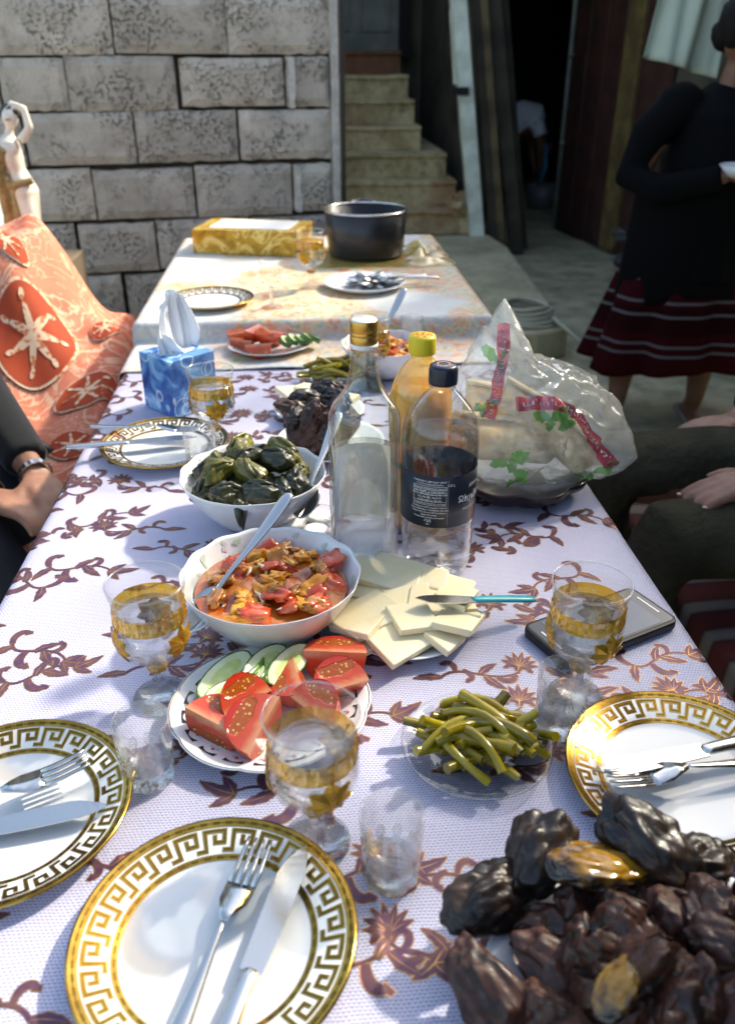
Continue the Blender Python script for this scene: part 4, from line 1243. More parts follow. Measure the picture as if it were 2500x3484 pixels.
# stew ---------------------------------------------------------------------
sauce_m = mat('stew_sauce', (.30, .05, .010), .10, c2=(.42, .10, .015), c3=(.48, .17, .03), ns=24, lo=.35, hi=.66, coat=.6, bs=.45, bsc=55, bd=.004, sss=.15, sscale=.006)
chunk_ms = [mat('stew_tomato', (.52, .05, .018), .14, c2=(.58, .13, .04), ns=30, sss=.2, sscale=.006, coat=.4), mat('stew_pepper', (.64, .22, .012), .28, c2=(.66, .34, .04), ns=35, sss=.2, sscale=.006, coat=.15), mat('stew_onion', (.72, .62, .40), .2, c2=(.66, .50, .28), ns=30, sss=.25, coat=.3), mat('stew_aubergine', (.36, .12, .02), .2, c2=(.48, .20, .04), ns=40, coat=.15)]
CMS = []
for k in range(8):
    b = MB()
    if k % 4 == 2: b.tube([(-.014, 0, 0), (-.006, .003, .003), (.006, .003, .003), (.014, -.002, 0)], [.002, .0034, .0034, .002], 7, flat=.6)
    else: b.blob((0, 0, 0), (.017, .011, .007) if k % 4 else (.019, .015, .009), 3, .55, 1.5, k * 2.3)
    me = b.mesh('chunk'); me.materials.append(chunk_ms[k % 4]); CMS.append(me)
def stew(label, cx, cy, S, n, sz=.052):
    t = thing('tomato_stew', label, 'stew', (cx, cy, TZ + .001)); t.scale = (S, S, S)
    b = MB(); Rr = .0885
    def fn(u, w_):
        a = 2 * PI * u; r = Rr * w_
        x, y = r * math.cos(a), r * math.sin(a)
        return (x, y, sz + (1 - w_ ** 3) * (.006 + .007 * noise.noise(Vector((x * 38, y * 38, cx))) + .003 * noise.noise(Vector((x * 90, y * 90, 2)))))
    b.grid(fn, 80, 26); b.build('sauce', sauce_m, t)
    for k in range(n):
        r = .078 * math.sqrt(rf.random()); a = rf.uniform(0, 2 * PI)
        o = link('vegetable_chunk', CMS[rf.choice([0, 0, 1, 1, 1, 2, 3, 4, 5, 5, 5, 6, 7])], None, t)
        o.location = (r * math.cos(a), r * math.sin(a), sz + .006 + .012 * (1 - (r / .085) ** 2) * .6 + rf.uniform(-.004, .002))
        o.rotation_euler = (R(rf.uniform(-30, 30)), R(rf.uniform(-30, 30)), rf.uniform(0, 6.3)); q = rf.uniform(.55, 1.0); o.scale = (q, q, q * .8)
stew('red tomato stew with pepper and onion chunks in the near bowl', -.051, .818, 1, 64, .054)
stew('tomato stew in the bowl behind the yellow capped bottle', .165, 1.70, .9, 34, .056)
l, r = aim((-.026, .905, TZ + .130), (-.112, .800, TZ + .052)); spoon('serving spoon standing in the near tomato stew', l, r, 1.0)
l, r = aim((.045, 1.175, TZ + .125), (.000, 1.06, TZ + .055)); spoon('serving spoon stuck in the vine leaf rolls', l, r, .95)
l, r = aim((.215, 1.80, TZ + .155), (.150, 1.71, TZ + .055)); spoon('spoon sticking up from the stew behind the yellow capped bottle', l, r, 1.0)

# roasted meat ----------------------------------------------------------------
m, nt, p = base_mat('roasted_meat')
v = coords(nt); oi = nt.nodes.new('ShaderNodeObjectInfo')
v3 = coords(nt, 'Object', (1, 1.7, 1.7)); n1 = nz(nt, v3, 26, 5, .6); n2 = nz(nt, v3, 110, 5, .75)
c = ramp(nt, n1, [(.28, (.005, .003, .002)), (.40, (.015, .006, .004)), (.50, (.055, .016, .009)), (.57, (.018, .007, .004)), (.66, (.075, .025, .014)), (.80, (.20, .09, .045))])
cb = ramp(nt, n1, [(.30, (.018, .008, .005)), (.48, (.060, .021, .012)), (.60, (.032, .012, .007)), (.78, (.18, .09, .05))])
c = mix(nt, ramp(nt, oi.outputs['Random'], [(.45, 0.), (.9, 1.)]), c, cb)
nt.links.new(c, p.inputs['Base Color']); nt.links.new(ramp(nt, n2, [(.38, .72), (.60, .32)]), p.inputs['Roughness'])
p.inputs['Coat Weight'].default_value = .10; p.inputs['Specular IOR Level'].default_value = .4
bump(nt, p, mth(nt, 'ADD', n1, mth(nt, 'MULTIPLY', n2, .35)), .5, .0025)
p.inputs['Subsurface Weight'].default_value = .12; p.inputs['Subsurface Scale'].default_value = .006
meat_m = m
aub_m = mat('roasted_aubergine_skin', (.009, .006, .006), .40, c2=(.06, .030, .015), ns=30, lo=.45, hi=.72, coat=.04, bs=.7, bsc=48, bd=.003)
m, nt, p = base_mat('golden_roasted_half')
v = coords(nt); sp = nt.nodes.new('ShaderNodeSeparateXYZ'); nt.links.new(v, sp.inputs[0])
n1 = nz(nt, v, 45, 4, .6)
hh = mth(nt, 'MULTIPLY_ADD', n1, .05, mth(nt, 'ADD', sp.outputs[2], -.027))
c = ramp(nt, mth(nt, 'MULTIPLY_ADD', hh, 25, .5), [(.42, (.018, .010, .007)), (.56, (.10, .045, .008)), (.68, (.22, .105, .008)), (.9, (.30, .155, .015))])
nt.links.new(c, p.inputs['Base Color']); p.inputs['Roughness'].default_value = .22; p.inputs['Coat Weight'].default_value = .35
bump(nt, p, nz(nt, v, 60, 5), .4, .003)
aub_y = m
MM = []
def cut_fn(k):
    rc = random.Random(k * 7 + 1); pl = []
    for i in range(5):
        d = Vector((rc.gauss(0, 1), rc.gauss(0, 1), rc.gauss(0, 1))).normalized(); pl.append((d, rc.uniform(.45, .72)))
    def fn(p_, n):
        L_ = p_.length
        for d, q in pl:
            lim = q * .026; e = p_.dot(d)
            if e > lim: p_ = p_ - d * (e - lim) * .92
        p_ = p_ * (1 + .08 * noise.noise(Vector((n.x * 2.2 + k * 3, n.y * 3, n.z * 3))) + .020 * noise.noise(Vector((n.x * 7, n.y * 9, n.z * 9 + k))))
        return p_
    return fn
for k in range(9):
    b = MB(); b.blob((0, 0, 0), [(.034, .024, .020), (.028, .024, .024), (.040, .020, .016)][k % 3], 5, .26, 1.1, k * 4.1 + 1, fn=cut_fn(k)); me = b.mesh('meat_chunk'); me.materials.append(meat_m); MM.append(me)
AM = []
for k in range(3):
    b = MB(); b.blob((0, 0, 0), (.034, .023, .020) if k < 2 else (.036, .022, .013), 5, .24 if k < 2 else .16, 1.2, k + 5, fn=lambda p_, n: p_ * (1 + .04 * math.sin(math.atan2(n.y, n.z) * 9 + 5 * noise.noise(n * 1.8)) * (1 - abs(n.x)) + .06 * noise.noise(n * 3.4) + .02 * noise.noise(n * 9))); me = b.mesh('aubergine'); me.materials.append(aub_m if k < 2 else aub_y); AM.append(me)
mc = (.256, .300)
def put(me, name, loc, rot, s_, label, cat, group):
    o = link(name, me, None); o.location = loc; o.rotation_euler = rot; o.scale = (s_, s_, s_); return tag(o, label, cat, group)
for k in range(96):
    q = k / 96
    r = .112 * math.sqrt(rf.random()) * (1 - .35 * q); a = rf.uniform(0, 2 * PI)
    put(rf.choice(MM), 'meat_chunk', (mc[0] + r * math.cos(a), mc[1] + r * math.sin(a), TZ + .024 + .060 * q * (1 - .5 * (r / .12) ** 2)), (rf.uniform(0, 6), rf.uniform(0, 6), rf.uniform(0, 6)), rf.uniform(.70, 1.05), 'charred chunk of roasted meat heaped on the near platter', 'meat', 'roasted meat on the near platter')
for k, (x, y, z) in enumerate([(.165, .380, .035), (.190, .385, .040), (.180, .350, .045), (.160, .350, .035), (.150, .325, .030), (.175, .320, .050), (.160, .300, .040), (.185, .290, .060), (.150, .280, .035), (.200, .325, .065), (.215, .375, .050), (.235, .390, .045), (.205, .355, .060)]):
    put(MM[k % 6], 'meat_chunk', (x, y, TZ + z), (k, 2 * k, 3 * k), 1.0, 'charred chunk of roasted meat heaped on the near platter', 'meat', 'roasted meat on the near platter')
put(AM[0], 'roasted_aubergine', (.124, .404, TZ + .042), (R(70), R(10), R(20)), 1.12, 'shiny dark roasted aubergine at the left of the near meat heap', 'aubergine', 'roasted vegetables on the near platter')
put(AM[1], 'roasted_aubergine', (.165, .428, TZ + .060), (R(30), R(-20), R(50)), 1.1, 'dark roasted aubergine at the top of the near meat heap', 'aubergine', 'roasted vegetables on the near platter')
put(AM[2], 'roasted_potato', (.200, .405, TZ + .068), (R(-18), R(6), R(-5)), 1.05, 'golden glossy roasted half resting on top of the near meat heap', 'vegetable', 'roasted vegetables on the near platter')
put(AM[1], 'roasted_aubergine', (.245, .420, TZ + .070), (R(0), R(25), R(-40)), 1.25, 'brown roasted aubergine between the golden half and the right plate', 'aubergine', 'roasted vegetables on the near platter')
put(AM[0], 'roasted_aubergine', (.285, .415, TZ + .052), (R(0), R(10), R(20)), 1.05, 'black roasted aubergine nearest the right plate', 'aubergine', 'roasted vegetables on the near platter')
put(AM[2], 'roasted_potato', (.178, .300, TZ + .092), (R(-20), R(-20), R(40)), .6, 'small golden roasted piece low in the near meat heap', 'vegetable', 'roasted vegetables on the near platter')
put(MM[2], 'rib_piece', (.118, .330, TZ + .028), (R(10), R(26), R(-58)), 1.2, 'long rib of meat hanging over the left rim of the near platter', 'meat', None)
for k in range(26):
    q = k / 26; r = .075 * math.sqrt(rf.random()) * (1 - .3 * q); a = rf.uniform(0, 2 * PI)
    put(rf.choice(MM), 'meat_chunk', (.030 + r * math.cos(a), 1.325 + r * math.sin(a), TZ + .022 + .060 * q), (rf.uniform(0, 6), rf.uniform(0, 6), 0), rf.uniform(.75, 1.1), 'charred chunk of roasted meat heaped behind the vine leaf bowl', 'meat', 'roasted meat behind the bowl')
for k, (x, y, z, rz) in enumerate([(.0, 1.335, .085, 20), (.045, 1.32, .09, 120), (-.02, 1.30, .07, 70), (.03, 1.36, .09, 160)]):
    put(AM[k % 2], 'roasted_aubergine', (x, y, TZ + z), (R(20 * k), R(10), R(rz)), 1.0, ('left', 'right', 'lowest', 'rearmost')[k] + ' dark roasted aubergine in the meat heap behind the vine leaf bowl', 'aubergine', 'roasted aubergines behind the bowl')
# ================================================================ BOTTLES, BAG, BOXES
white_paint = mat('white_print', (.85, .85, .85), .4)
def wrap(vs, fs, r, a0, z0, mb):
    mb.add([(r * math.cos(a0 + x / r), r * math.sin(a0 + x / r), z0 + y) for x, y, z in vs], fs)
# clear spirit bottle -------------------------------------------------------
vthin = thin_glass('bottle_wall', (.965, .985, .972), .05, .75, .01, power=2.4)[0]
vg = solid_glass('bottle_glass', (.965, .988, .972), 1.47, .45)
vliq = solid_glass('spirit', (.995, 1, .996), 1.36, .32)
t = thing('spirit_bottle', 'tall clear glass bottle with gold screw cap, half full', 'bottle', (.066, .938, TZ + .0012))
prof = [(0, .003), (.030, 0), (.040, .001), (.0435, .005), (.0440, .012), (.0440, .205), (.0430, .218), (.0375, .232), (.0275, .244), (.0205, .256), (.0172, .272), (.0146, .300), (.0140, .306)]
inn = [(.0115, .306), (.0120, .300), (.0145, .272), (.0178, .257), (.0248, .245), (.0348, .233), (.0400, .219), (.0408, .205), (.0408, .014), (.036, .0085), (.0, .0075)]
b = MB(); b.lathe(prof + inn, 64); b.build('glass_body', vthin, t, fix=True)
LV = .170
b = MB(); b.lathe([(0, .0078), (.0358, .0088), (.0405, .0143), (.0405, LV), (0, LV)], 64); b.build('spirit', vliq, t, fix=True)
b = MB(); b.lathe([(.0139, .300), (.0166, .301), (.0168, .306), (.0139, .307)], 40); b.build('neck_ring', china, t)
gcap = mat('gold_cap', (.55, .33, .08), .32, .9, bs=.15, bsc=60)
b = MB(); b.lathe([(.0160, .3065), (.0165, .309), (.0165, .3145), (.0159, .3152), (.0165, .316), (.0165, .319), (.0160, .3197), (.0165, .3204), (.0165, .3315), (.0158, .333)], 48); b.build('cap', gcap, t)
b = MB(); b.lathe([(.0158, .3325), (.0140, .3345), (0, .3348)], 48); b.build('cap_top', china, t)
paper = mat('label_paper', (.90, .89, .85), .7)
ptl = paper.node_tree; _t = ptl.nodes.new('ShaderNodeBsdfTranslucent'); _t.inputs[0].default_value = (.9, .88, .82, 1); _m = ptl.nodes.new('ShaderNodeMixShader'); _m.inputs[0].default_value = .6
ptl.links.new(ptl.nodes['Principled BSDF'].outputs[0], _m.inputs[1]); ptl.links.new(_t.outputs[0], _m.inputs[2]); ptl.links.new(_m.outputs[0], ptl.nodes['Material Output'].inputs[0])
b = MB(); b.grid(lambda u, w_: (.0445 * math.cos(R(92) + (u - .5) * 1.9), .0445 * math.sin(R(92) + (u - .5) * 1.9), .055 + .105 * w_), 20, 4); b.build('back_label', paper, t)
# mineral water ---------------------------------------------------------------
pet = thin_glass('pet_plastic', (.965, .975, .985), .07, .75, .03, power=2.6)[0]
pw = solid_glass('mineral_water', (.995, 1, 1), 1.33, .32)
navy = mat('navy_plastic', (.012, .017, .035), .35, bs=.0)
navy_l = mat('navy_label', (.014, .018, .030), .30)
t = thing('water_bottle', 'plastic mineral water bottle with dark navy label and cap', 'bottle', (.158, .926, TZ + .0012))
def pmod(a, r, z):
    k = math.exp(-((z - .03) / .03) ** 2)
    return (r * (1 + .03 * k * math.cos(5 * a)), z + (.005 * max(0, math.cos(5 * a)) if z < .004 and r > .015 else 0))
prof = [(0, .012), (.012, .006), (.026, .001), (.036, .001), (.042, .008), (.0445, .022), (.0440, .030), (.0455, .045), (.0455, .070), (.0448, .074), (.0462, .080), (.0470, .086), (.0470, .160), (.0475, .166), (.0475, .185), (.0462, .200), (.0425, .215), (.0350, .230), (.0240, .243), (.0155, .251), (.0125, .256), (.0125, .262)]
b = MB(); b.lathe(prof, 70, mod=pmod); b.build('plastic_body', pet, t, fix=True)
LW = .196
wp = [(r * .985, z + .0005) for r, z in prof if z < LW] + [(.0452, LW), (0, LW)]
b = MB(); b.lathe(wp, 70, mod=pmod); b.build('water', pw, t, fix=True)
b = MB(); b.lathe([(.0140, .2555), (.0163, .2560), (.0163, .2575), (.0140, .258)], 40); b.build('neck_ring', pet, t)
b = MB(); b.lathe([(.0155, .2585), (.0168, .259), (.0170, .262), (.0170, .276), (.0160, .2805), (.0130, .2820), (0, .2822)], 72, mod=lambda a, r, z: (r * (1 + (.012 * (math.cos(60 * a) > 0) if .26 < z < .279 and r > .0165 else 0)), z)); b.build('cap', navy, t, fix=True)
vs, fs = text_mesh('J E R M U K', .0052)
b = MB(); b.add([(.0115 * math.sin(x / .0068 * .62) , -(.0115 - y * .8) * math.cos(x / .0068 * .62), .2826) for x, y, z in vs], fs); b.build('cap_lettering', white_paint, t, False)
b = MB(); b.lathe([(.0060, .2824), (.0085, .2825)], 24); b.build('cap_emblem', mat('copper_emblem', (.55, .25, .16), .3, .6), t)
b = MB(); LR = .0474
b.lathe([(LR, .0885), (LR, .1575)], 70); b.build('label', navy_l, t, solid=.0001)
tx = MB(); A0 = R(-96)
def lab(s, size, da, z, al='CENTER'):
    v_, f_ = text_mesh(s, size, 0, al); wrap(v_, f_, LR + .0003, A0 + da, z, tx)
lab('ՀԱՆՔԱՅԻՆ ՍԵՂԱՆԻ ՋՈՒՐ', .0033, -.28, .1500); lab('ՀԻԴՐՈԿԱՐԲՈՆԱՏԱՅԻՆ', .0028, -.28, .1465)
lab('ՔԱՂԱԴՐՈՒԹՅՈՒՆԸ (մգ/դմ³)', .0031, -.28, .1412)
for k, s in enumerate(['ԱՆԻՈՆՆԵՐ      ԿԱՏԻՈՆՆԵՐ', 'HCO₃ 1800-2200  (Na+K) 850-1200', 'SO₄ 550-700   Mg 60-70', 'Cl 250-320   Ca 120-170']): lab(s, .0029, -.28, .1372 - .0040 * k)
lab('ՀԱՆՔԱՅՆԱՑՈՒՄԸ 3.3 - 4.7 (գ/լ)', .0027, -.28, .1208)
for k, s in enumerate(['Պահել չոր, 5-20°C պայմաններում', 'Պիտանելիության ժամկետը՝ 24 ամիս', 'Keep in dark, dry, at 5-20°C conditions.', 'Expiry: 24 months.', 'Produce date printed on the bottle.']): lab(s, .0027, -.28, .1158 - .0035 * k)
lab('ՀՍՏ', .0048, -.30, .0965); lab('A01', .0026, -.30, .0925)
lab('1.0 L', .0050, .27, .1450)
lab('Ջերմուկ', .0130, 1.02, .1210); lab('ԲՆԱԿԱՆ ՋՈՒՐ', .0040, .95, .1100); lab('JERMUK', .006, 1.05, .1390)
def bar(a1, a2, z1, z2):
    n = 10
    tx.add([((LR + .0003) * math.cos(A0 + a1 + (a2 - a1) * i / n), (LR + .0003) * math.sin(A0 + a1 + (a2 - a1) * i / n), z) for i in range(n + 1) for z in (z1, z2)], [(2 * i, 2 * i + 2, 2 * i + 3, 2 * i + 1) for i in range(n)])
for z in (.1448, .1403, .1365, .1245, .1195): bar(-.72, .16, z, z + .0003)
bar(-.72, -.714, .1195, .1448); bar(.154, .16, .1195, .1448); bar(-.30, -.294, .1245, .1403)
bar(.20, .203, .092, .154)
tx.build('label_lettering', white_paint, t, False)
# orange soda -------------------------------------------------------------------
t = thing('soda_bottle', 'orange drink bottle with yellow cap behind the two clear bottles', 'bottle', (.150, 1.052, TZ + .0012))
soda = mat('orange_drink', (.84, .40, .03), .15, c2=(.86, .45, .05), ns=8, sss=.5, sscale=.03, sssr=(1, .6, .15), coat=.6)
soda_t = thin_glass('tinted_plastic', (.96, .90, .62), .07, .6, .03, body=(.86, .62, .16), bodyf=.50)[0]
prof = [(0, .004), (.030, .001), (.040, .006), (.0425, .02), (.0425, .06), (.039, .085), (.0385, .11), (.0415, .140), (.0430, .165), (.0430, .185), (.0405, .205), (.034, .222), (.024, .238), (.0165, .246), (.0140, .250), (.0140, .256)]
b = MB(); b.lathe(prof, 60); b.build('plastic_body', soda_t, t, fix=True)
b = MB(); b.lathe([(r * .975, z + .001) for r, z in prof if z < .2] + [(.0390, .2085), (0, .2085)], 60); b.build('drink', soda, t, fix=True)
b = MB(); b.lathe([(.0165, .2545), (.0178, .2555), (.0180, .258), (.0180, .275), (.0170, .2785), (0, .279)], 60, mod=lambda a, r, z: (r * (1 + (.012 * (math.cos(40 * a) > 0) if .257 < z < .276 and r > .017 else 0)), z)); b.build('cap', mat('yellow_cap', (.72, .56, .03), .35), t, fix=True)
orp = mat('orange_print', (.75, .16, .02), .4)
b = MB()
b.lathe([(.0118, .2796), (.0128, .2796)], 30)
for k in range(5):
    a = k * 2 * PI / 5
    b.add([(.0075 * math.cos(a) + .0026 * math.cos(a + h), .0075 * math.sin(a) + .0026 * math.sin(a + h), .2797) for h in (0, 1.25, 2.5, 3.77, 5.0)], [(0, 1, 2, 3, 4)])
b.add([(.003 * math.cos(h), .003 * math.sin(h), .2797) for h in (0, 1.25, 2.5, 3.77, 5.0)], [(0, 1, 2, 3, 4)])
b.build('ball_emblem', orp, t, False)
b = MB(); b.lathe([(.0432, .150), (.0434, .165), (.0434, .05), ], 60) if False else b.lathe([(.0398, .090), (.0392, .11), (.0420, .138)], 60); b.build('orange_label', mat('orange_label', (.75, .20, .02), .4), t)
b = MB(); b.lathe([(.0400, .100), (.0396, .108)], 60); b.build('green_band', mat('green_band', (.06, .16, .03), .4), t)

# plastic bag of bread ---------------------------------------------------------------
film, nt, _ = thin_glass('bag_film', (.95, .96, .95), .06, .45, .12, body=(.82, .85, .81), bodyf=.26, power=2.6)
v = coords(nt)
for nd_ in list(nt.nodes):
    if nd_.type in ('BSDF_GLOSSY', 'BSDF_PRINCIPLED'):
        bp = nt.nodes.new('ShaderNodeBump'); bp.inputs['Strength'].default_value = .35; bp.inputs['Distance'].default_value = .006
        nt.links.new(nz(nt, v, 14, 4, .5, .4), bp.inputs['Height']); nt.links.new(bp.outputs[0], nd_.inputs['Normal'])
def print_film(name, c, f_):
    return thin_glass(name, (.95, .95, .95), .08, .5, .12, body=c, bodyf=f_, power=2.4)[0]
red_film = print_film('bag_red_print', (.52, .05, .11), .86); green_film = print_film('bag_green_print', (.10, .36, .07), .8); wfilm = print_film('bag_white_print', (.85, .8, .8), .8)
BC = Vector((.325, 1.165, .855))
rb_ = random.Random(17)
BPL = []
for k in range(46):
    zc_ = 1 - 2 * (k + .5) / 46; an_ = k * 2.39996 + rb_.uniform(-.3, .3); rr_ = math.sqrt(max(0, 1 - zc_ * zc_))
    n_ = Vector((rr_ * math.cos(an_), rr_ * math.sin(an_), zc_))
    sup = math.sqrt((n_.x * .150) ** 2 + (n_.y * .105) ** 2 + (n_.z * .108) ** 2)
    BPL.append((n_, sup * rb_.uniform(.84, 1.05)))
AP = Vector((-.21, 0, 1)).normalized(); RT = Vector((.93, -.15, -.36)).normalized()
def bag_r(n):
    acc = 0
    for q, d_ in BPL:
        c_ = n.dot(q)
        if c_ > .05: acc += (c_ / d_) ** 26
    r = acc ** (-1 / 26)
    # flap rising to a point at the top left, thin in depth
    al = math.atan2(n.x, n.z) - math.atan2(AP.x, AP.z); be = math.asin(max(-1, min(1, n.y - .10)))
    f_ = max(0, 1 + al / .85) ** 1.3 if al < 0 else max(0, 1 - al / .26) ** 1.2
    if n.z > 0: r += .088 * f_ * math.exp(-(be / (.30 + .12 * (1 - f_))) ** 2)
    r += .052 * math.exp(22 * (n.dot(RT) - 1))
    w3 = Vector((noise.noise(n * 2.2), noise.noise(n * 2.2 + Vector((9, 0, 0))), noise.noise(n * 2.2 + Vector((0, 9, 0))))) * .8
    r += .010 * (.35 - abs(noise.noise(n * 3.4 + w3 + Vector((5, 2, 1)))) * 1.6) + .004 * (.35 - abs(noise.noise(n * 9.0 + w3 * 2)) * 1.4) + .0015 * (.3 - abs(noise.noise(n * 22 + w3 * 3)))
    return r
def bag_pt(n, off=0):
    n = n.normalized(); p_ = BC + n * (bag_r(n) + off)
    if p_.z < TZ + .028: p_.z = TZ + .028 + (p_.z - TZ - .028) * .08
    return p_
t = thing('bread_bag', 'clear plastic bag with red stripe print holding flatbread', 'bag', tuple(BC))
b = MB(); bm = bmesh.new(); bmesh.ops.create_icosphere(bm, subdivisions=6, radius=1)
b.add([bag_pt(v_.co) - BC for v_ in bm.verts], [[q.index for q in f.verts] for f in bm.faces]); bm.free()
b.build('film', film, t)
def dirs(pts, n=40):
    P_ = [Vector(q) - BC for q in pts]; out = []
    for i in range(n + 1):
        s_ = i / n * (len(P_) - 1); k = min(int(s_), len(P_) - 2); f_ = s_ - k
        p0 = P_[max(k - 1, 0)]; p1 = P_[k]; p2 = P_[k + 1]; p3 = P_[min(k + 2, len(P_) - 1)]
        out.append(.5 * ((2 * p1) + (p2 - p0) * f_ + (2 * p0 - 5 * p1 + 4 * p2 - p3) * f_ ** 2 + (3 * p1 - p0 - 3 * p2 + p3) * f_ ** 3))
    return out
def stripe(pts, hw, name, m_, n=60, off=.003):
    D = dirs(pts, n); b = MB(); vs = []
    for i, d in enumerate(D):
        tn = (D[min(i + 1, n)] - D[max(i - 1, 0)]); sd2 = tn.cross(d).normalized()
        for q in (-1, -.33, .33, 1): vs.append(bag_pt(d + sd2 * hw * q, off) - BC)
    b.add(vs, [(4 * i + q, 4 * i + q + 1, 4 * i + q + 5, 4 * i + q + 4) for i in range(n) for q in range(3)])
    return b.build(name, m_, t), D
s1 = [(.246, 1.08, .900), (.246, 1.08, .945), (.250, 1.095, .980), (.262, 1.12, 1.010), (.274, 1.15, 1.03)]
s2 = [(.285, 1.07, .925), (.33, 1.06, .932), (.375, 1.06, .922), (.41, 1.06, .89), (.44, 1.07, .85), (.465, 1.09, .80)]
_, D1 = stripe(s1, .011, 'red_stripe', red_film); _, D2 = stripe(s2, .011, 'red_stripe', red_film)
tx = MB()
for D, word, s_ in ((D1, 'անոն  ՓԻԼԼԻԱՆ', .014), (D2, 'անոն  ՓԻԼԼԻԱՆ  անոն', .013)):
    v_, f_ = text_mesh(word, s_); x0 = min(q[0] for q in v_); x1 = max(q[0] for q in v_)
    vs = []
    for x, y_, z in v_:
        s3 = (.06 + .88 * (x - x0) / (x1 - x0)) * (len(D) - 1); k = min(int(s3), len(D) - 2); f3 = s3 - k
        d = D[k].lerp(D[k + 1], f3); tn = D[k + 1] - D[k]; sd2 = tn.cross(d).normalized()
        vs.append(bag_pt(d - sd2 * (y_ - s_ * .33), .0045) - BC)
    tx.add(vs, f_)
tx.build('stripe_lettering', wfilm, t, False)
def leafpatch(c, ang, L_, W2):
    b = MB(); d0 = Vector(c) - BC; u = Vector((1, 0, 0)) - d0 * (d0.x / d0.length_squared); u.normalize(); w3 = d0.cross(u).normalized()
    for (da, lf) in ((0, 1), (2.6, .8), (-1.9, .6)):
        ca, sa = math.cos(ang + da), math.sin(ang + da); vs = []
        for i in range(9):
            q = i / 8; wd = W2 * lf * (math.sin(PI * q) ** .7) * (1 + .25 * math.sin(q * 19)) + .0004
            for sg in (-1, 0, 1):
                lx, ly = ca * L_ * lf * q - sa * wd * sg, sa * L_ * lf * q + ca * wd * sg
                vs.append(bag_pt(d0 + u * lx + w3 * ly, .003) - BC)
        b.add(vs, [(3 * i + s_, 3 * i + s_ + 1, 3 * i + s_ + 4, 3 * i + s_ + 3) for i in range(8) for s_ in (0, 1)])
    b.build('green_leaf_print', green_film, t)
for c, a_, l_, w2 in [((.235, 1.09, .915), .2, .03, .009), ((.335, 1.06, .905), .3, .034, .011), ((.368, 1.06, .900), 1.2, .028, .011), ((.255, 1.12, 1.00), 2.2, .035, .008), ((.285, 1.07, .835), .8, .034, .011), ((.43, 1.09, .79), .3, .04, .007), ((.30, 1.07, .80), 1.5, .03, .010)]: leafpatch(c, a_, l_, w2)
bread_m = mat('flatbread', (.70, .48, .20), .8, c2=(.82, .66, .40), c3=(.42, .22, .06), ns=28, lo=.3, hi=.72, bs=.5, bsc=50, bd=.003)
for k, (c, rot, L_, r_, lab_) in enumerate([((.290, 1.150, .835), (0, R(12), R(14)), .16, .042, 'lower flatbread roll inside the plastic bag'), ((.340, 1.170, .868), (0, R(28), R(-12)), .12, .033, 'upper flatbread roll inside the plastic bag'), ((.385, 1.150, .835), (0, R(38), R(-28)), .11, .036, 'short flatbread roll at the right end of the plastic bag'), ((.290, 1.190, .880), (0, R(5), R(-15)), .10, .030, 'flatbread roll at the left under the bag peak')]):
    b = MB(); nturn = 2.3; vs = []; N_ = 44
    for i in range(N_ + 1):
        a = nturn * 2 * PI * i / N_; rr = r_ * (.35 + .65 * i / N_)
        for q in (0, .25, .5, .75, 1):
            vs.append((L_ * (q - .5) + .003 * math.sin(a * 3), rr * math.cos(a) * (1 + .06 * math.sin(q * 9 + k)), rr * math.sin(a) * .85))
    b.add(vs, [(5 * i + q, 5 * i + q + 1, 5 * i + q + 6, 5 * i + q + 5) for i in range(N_) for q in range(4)])
    o = b.build('flatbread_roll', bread_m, None, solid=.003); o.location = c; o.rotation_euler = rot
    tag(o, lab_, 'bread', 'flatbread in the bag')
# dark lobed dish below the bag
dk = mat('dark_brown_glaze', (.028, .010, .010), .28, c2=(.016, .007, .007), ns=12, coat=.2)
b = MB(); b.lathe([(0, .006), (.05, .006), (.075, .016), (.092, .032), (.094, .033), (.095, .031), (.092, .020), (.070, .002), (.06, 0), (0, .001)], 96, mod=lambda a, r, z: (r * (1 + (.13 * abs(math.sin(3.5 * a)) if r > .06 else 0)), z)); o = b.build('lobed_dish', dk, fix=True); o.location = (.322, 1.155, TZ + .0012)
tag(o, 'dark brown lobed dish under the bread bag', 'dish')

# three-hole salt dish -----------------------------------------------------------------
t = thing('salt_dish', 'clear glass dish with three wells of white salt', 'dish', (-.006, 1.045, TZ + .0012), .4)
b = MB()
for k in range(3):
    a = k * 2 * PI / 3 + .5; b.lathe([(0, .004), (.018, .004), (.020, .016), (.0235, .017), (.0245, .012), (.0235, 0), (0, 0)], 32, M=MT((.0235 * math.cos(a), .0235 * math.sin(a), 0)))
b.build('glass_wells', glass, t, fix=True)
for k in range(3):
    a = k * 2 * PI / 3 + .5; b = MB(); b.lathe([(0, .0125), (.010, .012), (.0192, .0105), (.018, .005), (0, .005)], 28, M=MT((.0235 * math.cos(a), .0235 * math.sin(a), 0))); b.build('salt', mat('salt', (.85, .85, .86), .8, bs=.4, bsc=200) if k == 0 else MATS['salt'], t, fix=True)

